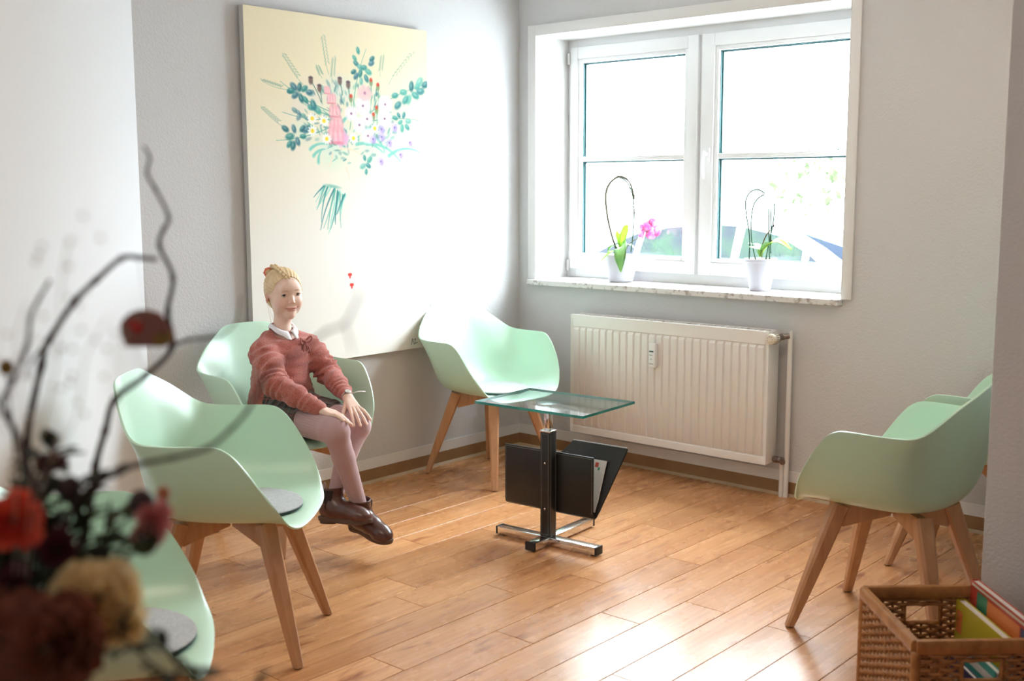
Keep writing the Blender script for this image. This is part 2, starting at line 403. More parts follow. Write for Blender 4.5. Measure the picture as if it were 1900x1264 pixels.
# ------------------------------------------------------------------ outside: street, car, hedge
M['asphalt'] = mat('pale_paving', (.50, .50, .49), .9, noise=(3, (.42, .42, .42), .4, .6))
struct('ground_street', MB().box((-30, WY+.48, -.5), (20, 30, -.30)), M['asphalt'], label='pale street surface outside the window')
M['car_paint'] = mat('sky_reflection_car_paint', (.55, .60, .66), .4)  # pale sky reflections on a navy car, put into the paint colour
M['car_glass'] = mat('dark_car_glass', (.007, .010, .015), .5, noise=(3.2, (.010, .022, .014), .45, .6), spec=.1)
M['car_dark'] = mat('dark_blue_bonnet', (.045, .075, .13), .3, coat=.4)
M['car_navy'] = mat('dark_navy_car_paint', (.014, .020, .032), .5, spec=.08)
def make_car(cx, cy, g, paint, label, glass):
    car = thing('parked_car', label, 'car', (cx, cy, g), 'cars parked outside the window')
    belt = [(-2.05, .55), (-2.10, .90), (-1.95, 1.00), (-1.2, 1.02), (0, 1.00), (.95, .98), (1.35, .95), (1.75, .86), (2.05, .70), (2.12, .50), (2.05, .25), (-2.0, .25)]
    rings = []
    for s, inset in ((-1, .05), (-.96, 0), (.96, 0), (1, .05)):
        rings.append([(cx+x*(1-inset*.4), cy+s*.86, g+z-(inset if z > .5 else -inset)) for x, z in belt])
    obj('body', MB().loft(rings), paint, car, bevel=.02)
    roof = [(-1.98, .98), (-1.72, 1.05), (-1.42, 1.15), (-1.1, 1.25), (-.85, 1.36), (-.5, 1.455), (-.1, 1.49), (.2, 1.485), (.45, 1.45), (.68, 1.375), (.85, 1.285), (1.05, 1.15), (1.25, .98)]
    obj('cabin', MB().loft([[(cx+x, cy+s*(.80-.20*(z-1.0)/.45), g+z) for x, z in roof] for s in (-1, 1)]), paint, car, bevel=.02)
    for pts in ([(-1.40, 1.06), (-.74, 1.05), (-.72, 1.36), (-.88, 1.30), (-1.08, 1.20)], [(-.68, 1.05), (.16, 1.03), (.14, 1.43), (-.1, 1.44), (-.45, 1.41), (-.66, 1.365)],
                [(.22, 1.03), (.74, 1.01), (.72, 1.27), (.50, 1.37), (.22, 1.42)], [(.79, 1.01), (1.08, 1.00), (.98, 1.11), (.78, 1.24)]):
        for s in (-1, 1):
            r0 = [(cx+x, cy+s*(.808-.20*(z-1.0)/.45), g+z) for x, z in pts]; r1 = [(p[0], p[1]-s*.02, p[2]) for p in r0]
            obj('side_window', MB().loft([r0, r1]), glass, car)
    obj('windscreen', MB().loft([[(cx+.66, cy+s, g+1.39), (cx+1.42, cy+s, g+1.17), (cx+1.42, cy+s, g+.95), (cx+.66, cy+s, g+1.0)] for s in (-.58, .62)]), M['car_navy'], car)
    obj('bonnet', MB().loft([[(cx+1.42, cy+s, g+1.17), (cx+1.85, cy+s, g+1.05), (cx+2.08, cy+s, g+.85), (cx+2.08, cy+s, g+.70), (cx+1.42, cy+s, g+.90)] for s in (-.80, .80)]), M['car_navy'], car, bevel=.02)
    obj('wing_mirror', MB().ball((cx+.93, cy-.93, g+1.06), (.07, .10, .06), 12, 8), paint, car, smooth=True)
    for x in (-1.3, 1.35):
        for s in (-1, 1):
            wh = obj('wheel', MB().lathe([(.20, -.1), (.31, -.1), (.32, -.06), (.32, .06), (.31, .1), (.20, .1)], (cx+x, cy+s*.80, g+.32), 28, 'y'), M['rubber'], car, smooth='auto')
            obj('hub', MB().lathe([(.03, -.105), (.19, -.102), (.20, -.05), (.2, .05), (.19, .102), (.03, .105)], (cx+x, cy+s*.80, g+.32), 20, 'y'), M['steel'], wh, smooth='auto')
    return car
make_car(-4.47, 8.08, -.30, M['car_paint'], 'navy parked car with pale sky reflections painted on, seen through the lower panes of both casements', M['car_glass'])
make_car(-4.05, 10.6, -.30, M['car_navy'], 'dark navy parked car showing behind the bonnet end of the nearer one', M['car_glass'])
# hedge and trees beyond the street: clumps of separate small leaves around a trunk
M['hedge'] = mat('hedge_leaf_green', (.045, .060, .030), .8, noise=(.8, (.07, .085, .04), .4, .6), spec=.1)
M['trunk'] = mat('grey_tree_bark', (.16, .13, .10), .9, bump=(12, .6, .03))
def tree(name, x, y, hgt, rad, n, label, seed):
    random.seed(seed)
    t = thing(name, label, 'tree', (x, y, -.32), 'trees across the street')
    obj('trunk', MB().tube(smoothpath([(x, y, -.32), (x+.05, y, .4), (x-.03, y+.05, hgt*.6), (x, y, hgt*.85)], 4), [.12]*5+[.09]*4+[.05]*4, 8), M['trunk'], t, smooth=True)
    mb = MB()
    for i in range(n):
        a = random.uniform(0, 2*PI); q = random.uniform(-1, 1); rr = rad*random.uniform(.55, 1.0)*(1+.25*math.sin(3*a)+.2*math.sin(5*q))
        p = V((x+rr*math.cos(a)*math.sqrt(1-q*q), y+rr*math.sin(a)*math.sqrt(1-q*q), hgt*.72+rr*q*.75))
        u = V((random.uniform(-1,1), random.uniform(-1,1), random.uniform(-1,1))).normalized(); v_ = u.orthogonal().normalized(); s = random.uniform(.05, .10)
        mb.add([p-u*s, p+v_*s*.45, p+u*s, p-v_*s*.45], [(0,1,2,3)])
    o = obj('leaves', mb, M['hedge'], t); o['kind'] = 'stuff'
tree('broadleaf_tree', -7.6, 15.5, 1.9, .9, 260, 'sparse pale green tree beyond the cars, behind the right window pane', 1)
tree('broadleaf_tree', -5.6, 17.2, 1.8, .85, 180, 'low pale green bush at the right edge of the window view', 2)
# ------------------------------------------------------------------ armchairs
def make_chair(label):
    t = thing('armchair', label, 'chair')
    half = [
      [(.262,0,.410),(.260,.09,.410),(.254,.155,.413),(.245,.195,.421),(.236,.222,.433),(.228,.240,.447)],
      [(.240,0,.424),(.238,.09,.424),(.232,.16,.428),(.225,.21,.440),(.215,.245,.465),(.205,.274,.502)],
      [(.180,0,.427),(.180,.09,.428),(.178,.168,.433),(.174,.230,.452),(.168,.272,.505),(.160,.300,.577)],
      [(.120,0,.426),(.120,.09,.427),(.120,.172,.432),(.118,.238,.456),(.117,.284,.530),(.112,.307,.650)],
      [(.075,0,.424),(.075,.09,.425),(.075,.174,.431),(.075,.240,.457),(.074,.288,.540),(.068,.313,.688)],
      [(.020,0,.422),(.02,.09,.423),(.02,.175,.430),(.02,.241,.458),(.02,.289,.545),(.02,.315,.691)],
      [(-.06,0,.421),(-.06,.09,.423),(-.06,.174,.431),(-.06,.239,.461),(-.06,.286,.550),(-.06,.314,.689)],
      [(-.135,0,.424),(-.134,.088,.427),(-.130,.168,.437),(-.122,.228,.468),(-.118,.270,.555),(-.136,.312,.690)],
      [(-.185,0,.440),(-.184,.085,.446),(-.178,.158,.462),(-.166,.210,.500),(-.155,.245,.580),(-.188,.306,.696)],
      [(-.222,0,.485),(-.220,.080,.492),(-.213,.145,.512),(-.200,.190,.560),(-.195,.225,.640),(-.228,.262,.740)],
      [(-.250,0,.60),(-.248,.070,.604),(-.241,.122,.620),(-.234,.158,.665),(-.242,.182,.725),(-.262,.205,.786)],
      [(-.280,0,.735),(-.278,.058,.737),(-.274,.100,.745),(-.272,.126,.765),(-.280,.140,.790),(-.289,.152,.815)],
      [(-.301,0,.820),(-.300,.048,.820),(-.298,.078,.819),(-.299,.098,.822),(-.301,.112,.827),(-.303,.124,.835)],
      [(-.308,0,.852),(-.308,.040,.851),(-.307,.062,.850),(-.307,.075,.849),(-.307,.086,.848),(-.308,.096,.846)],
    ]
    mb = MB(); n = 11; vs = []
    for row in half:
        full = [(x, -y, z) for x, y, z in row[:0:-1]] + list(row)
        vs += full
    fs = [(i*n+j, i*n+j+1, (i+1)*n+j+1, (i+1)*n+j) for i in range(len(half)-1) for j in range(n-1)]
    mb.add(vs, fs)
    sh = obj('shell', mb, M['mint'], t)
    m_ = sh.modifiers.new('u', 'SUBSURF'); m_.levels = m_.render_levels = 3
    m_ = sh.modifiers.new('s', 'SOLIDIFY'); m_.thickness = .0065; m_.offset = 1; m_.use_rim = True
    m_ = sh.modifiers.new('b', 'BEVEL'); m_.width = .0028; m_.segments = 3; m_.limit_method = 'ANGLE'; m_.angle_limit = R(60)
    bake(sh)
    def sq(c, ax, ay, hw, k=.3):
        """rounded square ring"""
        c = V(c); out = []
        for sx_, sy_ in ((1,1),(-1,1),(-1,-1),(1,-1)):
            for q in ((1, 1-k), (1-k, 1)) if sx_*sy_ > 0 else ((1-k, 1), (1, 1-k)):
                out.append(c + ax*(hw*sx_*q[0]) + ay*(hw*sy_*q[1]))
        return out
    for sx_ in (1, -1):
        for sy_ in (1, -1):
            foot = V((.243*sx_, .213*sy_, .004)); top = V((.132*sx_, .112*sy_, .408))
            d = (top-foot).normalized(); r_ = V((sx_, sy_, 0)).normalized(); ay = d.cross(r_).normalized(); ax = ay.cross(d).normalized()
            rings = []
            for tt, hw, k in ((0, .0150, .45), (.3, .0190, .40), (.75, .0245, .35), (1, .0260, .3)):
                rings.append(sq(foot.lerp(top, tt), ax, ay, hw, k))
            # level the foot
            rings[0] = [V((p.x, p.y, .004)) for p in rings[0]]
            lg = obj('leg', MB().loft(rings), M['beech'], t, smooth='auto')
            obj('glide', MB().lathe([(.010, 0), (.0125, .001), (.0125, .005)], (foot.x, foot.y, 0), 12), M['rubber'], lg, base=foot)
            # crossed bearer from leg top to the middle
            a = V((.128*sx_, .108*sy_, 0)); b = V((.012*sx_, .010*sy_, 0)); pn = V((-a.y, a.x, 0)).normalized()*.015
            pr = []
            for p, z0, z1 in ((a, .335, .410), (a.lerp(b, .45), .352, .411), (b, .372, .411)):
                pr.append([p-pn+V((0,0,z0)), p+pn+V((0,0,z0)), p+pn+V((0,0,z1)), p-pn+V((0,0,z1))])
            obj('bearer', MB().loft(pr), M['beech'], t, bevel=.002)
    return t
CG = 'mint green shell armchairs with beech legs'
CH = [(-3.69, 4.04, -4, 'mint green shell armchair in the far corner, behind the glass side table'),
      (-3.65, 2.78, -4, 'mint green shell armchair the seated child sits on'),
      (-2.897, 1.978, 39, 'mint green shell armchair in front of the child, facing right, grey felt pad on it'),
      (-2.207, 1.130, 54, 'mint green shell armchair nearest the flowers, partly hidden at the bottom left'),
      (-1.39, 3.425, 180, 'mint green shell armchair seen from the side behind the wicker basket'),
      (-1.40, 4.216, 180, 'mint green shell armchair mostly hidden behind the wall end on the right')]
chair0 = make_chair(CH[0][3])
for i, (x, y, a, lab) in enumerate(CH):
    if i == 0: chair0['group'] = CG
    else: dup(chair0, (x, y, 0), R(a), lab, CG)
chair0.location = (CH[0][0], CH[0][1], 0); chair0.rotation_euler = (0, 0, R(CH[0][2]))

def pad_bm(z0, z1, r_):
    rings = []
    def zz(x, y, z): return z + .42*y*y*.6
    n = 40
    for q, z in ((.05, z0), (.97, z0), (1, z0+.0015), (1, z1-.0015), (.97, z1), (.05, z1)):
        rings.append([(r_*q*math.cos(2*PI*k/n), r_*q*math.sin(2*PI*k/n), zz(r_*q*math.cos(2*PI*k/n), r_*q*math.sin(2*PI*k/n), z)) for k in range(n)])
    return MB().loft(rings)
def pad(ci, dx, dy, label, r_=.162):
    x, y, a, _ = CH[ci]; a = R(a)
    t = thing('seat_pad', label, 'seat pad', (0, 0, 0), 'round grey felt pads on the armchairs')
    obj('felt_base', pad_bm(0, .006, r_-.001), M['felt_dark'], t, smooth='auto', label='dark green felt underside')
    obj('felt_top', pad_bm(.006, .012, r_), M['felt_grey'], t, smooth='auto')
    t.location = (x+dx*math.cos(a)-dy*math.sin(a), y+dx*math.sin(a)+dy*math.cos(a), .4285); t.rotation_euler = (0, 0, a)
pad(0, .02, .0, 'round grey felt pad on the corner armchair behind the glass table')
pad(2, .055, .0, 'round grey felt pad on the armchair in front of the child')
pad(3, .06, .02, 'round grey felt pad on the armchair beside the flowers', .165)
# ------------------------------------------------------------------ radiator
rad = thing('radiator', 'cream white panel radiator on the wall below the window', 'radiator', (-3.0, 4.56, .16))
x0, x1, z0, z1, yf, yb = -3.565, -2.437, .160, .770, 4.507, 4.605
mb = MB(); N = 26; gx0, gx1 = -3.548, -2.454; pit = (gx1-gx0)/N
xs = [x0, gx0]; dep = [0, 0]
for i in range(N):
    a = gx0 + i*pit
    for f_, d_ in ((.06, .0), (.16, 1.), (.84, 1.), (.94, 0.)):
        xs.append(a+f_*pit); dep.append(d_)
xs += [gx1, x1]; dep += [0, 0]
zs = [z0, .192, .197, .212, .695, .708, .713, z1]; zf = [0, 0, 0, 1, 1, 0, 0, 0]
vs = []; nx = len(xs)
for zi, z in enumerate(zs):
    for xi, x in enumerate(xs):
        inside = 1 if (0 < xi < nx-1 and 1 < zi < 6) else 0
        y = yf + (inside*(.006 if not (dep[xi]*zf[zi]) else -.0035) if inside else 0)
        vs.append((x, y, z))
fs = [(j*nx+i, j*nx+i+1, (j+1)*nx+i+1, (j+1)*nx+i) for j in range(len(zs)-1) for i in range(nx-1)]
mb.add(vs, fs)
fp = obj('front_panel', mb, M['radiator'], rad)
m_ = fp.modifiers.new('s', 'SOLIDIFY'); m_.thickness = .012; m_.offset = -1; bake(fp); sharp(fp.data, 35)
obj('back_panel', MB().box((x0+.01, yb-.03, z0+.005), (x1-.01, yb-.012, z1-.012)), M['radiator'], rad, bevel=.003)
for x, l in ((x0-.002, 0), (x1-.001, 1)):
    mb = MB().box((x, yf+.002, z0+.003), (x+.003, yb-.006, z1-.002)); obj('side_panel', mb, M['radiator'], rad, bevel=.001)
mb = MB().box((x0, yf+.008, z1-.004), (x1, yf+.020, z1+.001)).box((x0, yb-.018, z1-.004), (x1, yb-.006, z1+.001))
obj('grille_frame', mb, M['radiator'], rad)
for i in range(32):
    x = x0+.012 + i*(x1-x0-.03)/31
    obj('slat', MB().box((x, yf+.020, z1-.006), (x+.012 if i % 4 else x+.022, yb-.018, z1-.001)), M['radiator'], rad)
for x in (-3.40, -2.60):
    obj('bracket', MB().box((x-.02, yb-.014, .30), (x+.02, WY-.0005, .62)), M['radiator'], rad)
vx, vz = -2.412, .742
mb = MB().lathe([(.001, 0), (.017, 0), (.0225, .004), (.0245, .016), (.0245, .050), (.022, .056), (.004, .058)], (vx, 4.470, vz), 28, 'y')
th = obj('thermostat_knob', mb, mat('cream_plastic', (.80, .73, .60), .4), rad, smooth='auto', label='cream thermostat knob')
mb = MB()
for k in range(18):
    a = 2*PI*k/18; mb.box((vx+.0246*math.cos(a)-.0012, 4.49, vz+.0246*math.sin(a)-.0012), (vx+.0246*math.cos(a)+.0012, 4.518, vz+.0246*math.sin(a)+.0012))
for k in range(7):
    a = 2*PI*k/7; mb.box((vx+.013*math.cos(a)-.0022, 4.4692, vz+.013*math.sin(a)-.0014), (vx+.013*math.cos(a)+.0022, 4.471, vz+.013*math.sin(a)+.0014))
k_ = obj('grip_marks', mb, M['brass'], th)
obj('valve_body', MB().lathe([(.016, 0), (.021, .002), (.021, .010), (.013, .014), (.013, .05), (.015, .052), (.015, .065)], (vx, 4.527, vz), 18, 'y').tube([(x1, 4.565, vz), (vx, 4.565, vz)], .011, 12)
    .tube([(vx, 4.585, vz), (-2.384, 4.600, vz+.006)], .0125, 12), M['brass'], rad, smooth='auto')
obj('pipe', MB().tube(smoothpath([(-2.392, 4.606, .752), (-2.386, 4.607, .748), (-2.384, 4.607, .735), (-2.384, 4.607, .4), (-2.384, 4.607, .0)], 5), .0115, 14), M['radiator'], rad, smooth='auto')
obj('lower_valve', MB().tube([(x1-.002, 4.575, .178), (-2.402, 4.575, .178)], [.012, .012], 12).lathe([(.016, -.004), (.016, .012)], (-2.425, 4.575, .178), 6, 'x').lathe([(.015, -.006), (.015, .008)], (-2.402, 4.575, .178), 6, 'x')
    .tube([(-2.412, 4.575, .178), (-2.398, 4.590, .176), (-2.398, 4.598, .160)], .0135, 12), M['brass'], rad, smooth='auto', label='grey metal lockshield valve')
obj('pipe', MB().tube([(-2.406, 4.604, .162), (-2.406, 4.604, 0)], .0110, 14), M['radiator'], rad, smooth='auto')
hm = obj('heat_meter', MB().box((-3.062, yf-.030, .550), (-3.024, yf-.004, .668)), M['pvc'], rad, bevel=.004, label='small white heat cost meter with dark display')
mb = MB().box((-3.058, yf-.0308, .625), (-3.034, yf-.0300, .632)); obj('display', mb, mat('meter_display', (.05, .09, .08), .3), hm)
M['print_grey'] = mat('grey_print', (.40, .41, .41), .6)
mb = MB()
for (a, b, c_, d) in ((-3.057, -3.052, .608, .613), (-3.050, -3.045, .608, .613), (-3.043, -3.039, .608, .613), (-3.050, -3.044, .588, .594), (-3.059, -3.034, .566, .570)):
    mb.box((a, yf-.0305, c_), (b, yf-.0300, d))
obj('marking', mb, M['print_grey'], hm)

# ------------------------------------------------------------------ glass side table with magazine holder
tb = thing('side_table', 'glass topped side table with black leather magazine pouch and chrome cross foot', 'table', (0, 0, 0))
def lbox(a, b): return MB().box(a, b)
obj('foot_bar', lbox((-.240, -.022, .007), (.240, .022, .037)), M['chrome'], tb, bevel=.0015, label='long chrome bar of the cross foot')
obj('foot_bar', lbox((-.022, .022, .007), (.022, .305, .037)), M['chrome'], tb, bevel=.0015)
obj('foot_bar', lbox((-.022, -.115, .007), (.022, -.022, .037)), M['chrome'], tb, bevel=.0015)
for a, b in (((-.244, -.0225, .006), (-.236, .0225, .038)), ((.236, -.0225, .006), (.244, .0225, .038)), ((-.0225, .300, .006), (.0225, .309, .038)), ((-.0225, -.121, .006), (.0225, -.112, .038))):
    obj('end_cap', lbox(a, b), M['rubber'], tb)
for x, y in ((-.215, 0), (.215, 0), (0, .285), (0, -.098)):
    obj('glide', MB().lathe([(.009, 0), (.009, .008)], (x, y, 0), 12), M['rubber'], tb)
obj('post', lbox((-.023, -.020, .037), (.023, .026, .460)), M['leather'], tb, bevel=.002, label='square post covered in black leather')
mb = MB()
def stitchline(p, q, o=(0, 0, 0), w_=.0007, dash=.006):
    p = V(p); q = V(q); L = (q-p).length; n = int(L/dash)
    for i in range(n):
        a = p.lerp(q, (i+.1)/n); b = p.lerp(q, (i+.75)/n); mb.tube([a, b], w_, 4)
for x in (-.016, .016): stitchline((x, -.0208, .045), (x, -.0208, .452))
stitchline((-.016, -.0208, .452), (.016, -.0208, .452)); stitchline((-.016, -.0208, .045), (.016, -.0208, .045))
for y in (-.014, .020): stitchline((.0238, y, .045), (.0238, y, .452))
obj('stitching', mb, M['stitch'], tb)
for z in (.335, .150):
    obj('rivet', MB().ball((0, -.021, z), (.0045, .0025, .0045), 10, 6), M['chrome'], tb, smooth=True)
obj('collar', lbox((-.025, -.022, .459), (.025, .028, .466)), M['chrome'], tb, bevel=.001)
obj('column', lbox((-.013, -.010, .466), (.013, .016, .568)), M['chrome'], tb, bevel=.002, label='chrome column carrying the glass')
obj('top_plate', MB().lathe([(.04, 0), (.042, .002), (.042, .005), (.01, .006)], (0, .003, .568), 28), M['chrome'], tb, smooth='auto')
g = obj('glass_top', MB().box((-.222, -.182, .574), (.285, .182, .584)), [M['table_glass'], M['glass_edge']], tb, label='clear glass top with green edge')
for p in g.data.polygons: p.material_index = 0 if abs(p.normal.z) > .5 else 1
# pouch: upright front leaf, folded at the bottom into a leaning back leaf
W0, W1 = -.235, .195
def sheet(prof, t_):
    n = len(prof); out = []
    for i, (y, z) in enumerate(prof):
        a = V((0,)+prof[max(i-1, 0)]); b = V((0,)+prof[min(i+1, n-1)]); d = (b-a).normalized(); nn = V((0, -d.z, d.y))
        out.append((V((0, y, z))+nn*t_/2, V((0, y, z))-nn*t_/2))
    rings = []
    for x in (W0, W1):
        sk = lambda y: max(0, y-.05)*(.45 if x > 0 else 1.75)
        rings.append([V((x+sk(p[0].y), p[0].y, p[0].z)) for p in out] + [V((x+sk(p[1].y), p[1].y, p[1].z)) for p in reversed(out)])
    return MB().loft(rings)
prof = [(.031, .375), (.030, .25), (.030, .150), (.033, .134), (.042, .127), (.052, .133), (.065, .155), (.115, .25), (.178, .375), (.184, .390)]
obj('pouch', sheet(prof, .006), M['leather'], tb, bevel=.002, label='black leather magazine pouch')
mb = MB()
stitchline((W0+.008, .0268, .368), (W1-.008, .0268, .368), .0007); stitchline((W0+.006, .0268, .15), (W0+.006, .0268, .37)); stitchline((W1-.006, .0268, .15), (W1-.006, .0268, .37))
stitchline((W1+.0075, .066, .152), (W1+.0555, .180, .378))
obj('stitching', mb, M['stitch'], tb)
obj('piping', MB().tube([(W0+.232, .184, .392), (W1+.056, .184, .392)], .003, 6), M['stitch'], tb)
obj('strap', MB().box((-.02, .026, .30), (.02, .030, .36)), M['leather'], tb)
tb.location = (-2.765, 3.355, 0); tb.rotation_euler = (0, 0, R(4.2))
# magazines in the pouch (things of their own)
def magazine(x0_, x1_, y_, z_, hgt, lean, th_, cols, label):
    t = thing('magazine', label, 'magazine', (0, 0, 0), 'magazines in the leather pouch')
    d = V((0, math.sin(lean), math.cos(lean))); nrm = V((0, math.cos(lean), -math.sin(lean)))
    def slab(xa, xb, u0, u1, n0, n1):
        P = lambda x, u, n: V((x, y_, z_)) + d*u + nrm*n
        return MB().loft([[P(x, u0, n0), P(x, u1, n0), P(x, u1, n1), P(x, u0, n1)] for x in (xa, xb)])
    obj('pages', slab(x0_, x1_, 0, hgt, 0, th_), M['paper'], t)
    obj('cover', slab(x0_-.001, x1_+.001, -.001, hgt+.001, -.0006, 0), cols[0], t, label='printed cover')
    mb = MB()
    for (u0, u1, a, b, ci) in cols[1]:
        obj('print_patch', slab(x0_+(x1_-x0_)*a, x0_+(x1_-x0_)*b, hgt*u0, hgt*u1, -.0010, -.0006), ci, t)
    obj('cover', slab(x0_-.001, x1_+.001, -.001, hgt+.001, th_, th_+.0006), M['paper'], t)
    t.location = tb.location; t.rotation_euler = tb.rotation_euler
M['red_print'] = mat('red_print', (.62, .09, .05), .5); M['green_print'] = mat('green_print', (.10, .42, .25), .5); M['grey_cover'] = mat('grey_cover', (.45, .46, .47), .5)
magazine(.03, .185, .058, .150, .205, .40, .004, (M['paper'], [(.86, .95, .70, .80, M['red_print']), (.80, .86, .80, .86, M['green_print'])]), 'white magazine with a small red print, in front in the leather pouch')
magazine(.02, .190, .070, .152, .175, .44, .008, (M['paper'], []), 'thicker magazine with grey page edges behind the other in the pouch')

# ------------------------------------------------------------------ wicker basket with books
M['wicker'] = mat('honey_brown_wicker', (.50, .225, .075), .36, noise=(30, (.36, .15, .048), .4, .65), bump=(200, .2, .002))
M['wicker_dark'] = mat('brown_wicker_stake', (.32, .14, .05), .5)
E1 = V((.247, -.265, 0)); L1 = E1.length; E1.normalize(); E2 = V((.229, .220, 0)); L2 = .318; E2 = V((-E1.y, E1.x, 0)); 
BA = V((-1.205, 2.786, 0))
def bl(a, b, z): return BA + E1*a + E2*b + V((0, 0, z))
bk = thing('wicker_basket', 'rectangular brown wicker basket holding picture books, beside the wall end', 'basket', (BA.x, BA.y, 0))
HT = .335; rowh = .0108
sides = [((0, 0), (L1, 0)), ((L1, 0), (L1, L2)), ((L1, L2), (0, L2)), ((0, L2), (0, 0))]
weave = MB(); stakes = MB()
for si, (p, q) in enumerate(sides):
    L = math.hypot(q[0]-p[0], q[1]-p[1]); ns = int(round(L/.026)); hole = si in (1, 3)
    pa = bl(p[0], p[1], 0); pb = bl(q[0], q[1], 0); d = (pb-pa).normalized(); nn = V((d.y, -d.x, 0))
    for k in range(1, ns):
        b_ = pa + d*(L*k/ns)
        u = L*k/ns - L/2
        segs = [(.004, HT)] if not (hole and abs(u) < .050) else [(.004, .248)]
        for z_0, z_1 in segs: stakes.tube([b_+V((0, 0, z_0)), b_+V((0, 0, z_1))], .0036, 5)
    r_ = 0; z = .010
    while z < .318:
        segs = [(0, L)]
        if hole and z > .252 and z < .300: segs = [(0, L/2-.050), (L/2+.050, L)]
        for s0, s1 in segs:
            n = max(3, int((s1-s0)/L*ns*4)); pts = []
            for i in range(n+1):
                s = s0+(s1-s0)*i/n
                pts.append(pa + d*s + nn*(.0052*math.cos(PI*ns*s/L + PI*(r_ % 2))) + V((0, 0, z+random.uniform(-.0006, .0006))))
            weave.tube(pts, .0047, 5, caps=False)
        z += rowh; r_ += 1
o = obj('weave', weave, M['wicker'], bk, smooth=True); o['kind'] = 'stuff'
o = obj('stakes', stakes, M['wicker_dark'], bk); o['kind'] = 'stuff'
for (a, b) in ((0, 0), (L1, 0), (L1, L2), (0, L2)):
    pr = [bl(a, b, .002 + i*.0095) for i in range(35)]
    obj('corner_post', MB().tube(pr, [.0105 + .0009*(i % 2) for i in range(35)], 10), M['wicker'], bk, smooth=True)
for si, (p, q) in enumerate(sides):
    pa = bl(p[0], p[1], .335); pb = bl(q[0], q[1], .335); n = 44
    pts = [pa.lerp(pb, i/n) for i in range(n+1)]
    d = (pb-pa).normalized(); nn = V((d.y, -d.x, 0)); rings = []
    for i, c_ in enumerate(pts):
        k = 1 + .035*(i % 2)
        rings.append([c_ + nn*(.0115*k*cx_) + V((0, 0, .0165*k*cz_)) for cx_, cz_ in ((1,.6),(.6,1),(-.6,1),(-1,.6),(-1,-.6),(-.6,-1),(.6,-1),(1,-.6))])
    obj('rim', MB().loft(rings), M['wicker'], bk, smooth='auto')
    if si in (1, 3):
        m_ = (pa+pb)/2; hp = []
        for t_ in range(24):
            a = 2*PI*t_/24; ex = .048; ez = .026
            cx_ = max(-1, min(1, 1.35*math.cos(a))); cz_ = max(-1, min(1, 1.35*math.sin(a)))
            hp.append(m_ + d*(ex*cx_) + V((0, 0, -.059+ez*cz_)))
        hp.append(hp[0]); obj('handle_hole', MB().tube(hp, .0058, 6, caps=False), M['wicker'], bk, smooth=True)
mb = MB(); 
for i in range(22):
    a = .008 + i*(L1-.016)/21; mb.tube([bl(a, .004, .010+.003*(i % 2)), bl(a, L2-.004, .010+.003*((i+1) % 2))], .0065, 5)
o = obj('base', mb, M['wicker_dark'], bk)

def book(a0, a1, b0, b1, z0_, z1_, cover, spine, label, prints=(), leanb=0.0, group='picture books in the wicker basket', kinds='picture_book'):
    """upright book: faces along the basket's long side; leanb shifts the top towards +b"""
    t = thing(kinds, label, 'book', bl(a0, b0, z0_), group)
    def P(a, b, z): return bl(a, b + leanb*(z-z0_)/(z1_-z0_), z)
    def slab(A0, A1, B0, B1, Z0, Z1): return MB().add([P(A0,B0,Z0),P(A1,B0,Z0),P(A1,B1,Z0),P(A0,B1,Z0),P(A0,B0,Z1),P(A1,B0,Z1),P(A1,B1,Z1),P(A0,B1,Z1)], [(0,3,2,1),(4,5,6,7),(0,1,5,4),(1,2,6,5),(2,3,7,6),(3,0,4,7)])
    c_ = .0018
    obj('pages', slab(a0+.003, a1-.001, b0+c_, b1-c_, z0_+.003, z1_-.003), M['paper'], t)
    cv = obj('cover', slab(a0, a1, b0, b0+c_, z0_, z1_), cover, t); obj('cover', slab(a0, a1, b1-c_, b1, z0_, z1_), cover, t)
    obj('spine', slab(a0-c_, a0, b0, b1, z0_, z1_), spine, t)
    for (u0, u1, w0, w1, m_) in prints:   # flat print on the cover facing -b
        A0 = a0+(a1-a0)*u0; A1 = a0+(a1-a0)*u1; Z0 = z0_+(z1_-z0_)*w0; Z1 = z0_+(z1_-z0_)*w1
        f = lambda z: b0-.0004
        obj('print', slab(A0, A1, b0-.0005, b0, Z0, Z1) if not leanb else MB().add([P(A0,b0-.0005,Z0),P(A1,b0-.0005,Z0),P(A1,b0-.0005,Z1),P(A0,b0-.0005,Z1)], [(0,1,2,3)]), m_, cv)
C_ = lambda n, c: M.setdefault(n, mat(n, c, .35, coat=.2))
red = C_('red_cover', (.50, .05, .03)); org = C_('orange_cover', (.75, .20, .05)); yel = C_('yellow_cover', (.55, .46, .02)); grn = C_('green_cover', (.05, .24, .13))
blu = C_('navy_cover', (.02, .04, .14)); cream = C_('cream_board', (.70, .60, .48)); teal = C_('teal_cover', (.05, .36, .30)); ylo = C_('warm_yellow', (.80, .50, .05)); wht = C_('white_card', (.75, .72, .68)); blk = C_('black_dot', (.03, .03, .03))
pr = [(.02, .97, .965, .985, cream), (.0, .12, .62, .96, red), (.12, .30, .80, .95, grn), (.30, .82, .74, .94, org), (.84, .97, .60, .94, blu), (.0, 1, .40, .62, wht), (.13, .19, .62, .78, ylo)]
random.seed(9)
for i in range(8):
    u = .22 + i*.078; bc = random.choice((wht, ylo, org, grn, teal)); pr.append((u, u+.05, .62, .78+random.uniform(-.04, .04), bc)); pr.append((u+.012, u+.038, .76+random.uniform(-.02, .02), .82, random.choice((blk, red, wht))))
book(.010, .345, L2-.038, L2-.018, .016, .372, red, red, 'tall red and white picture book standing highest in the basket', pr, .004)
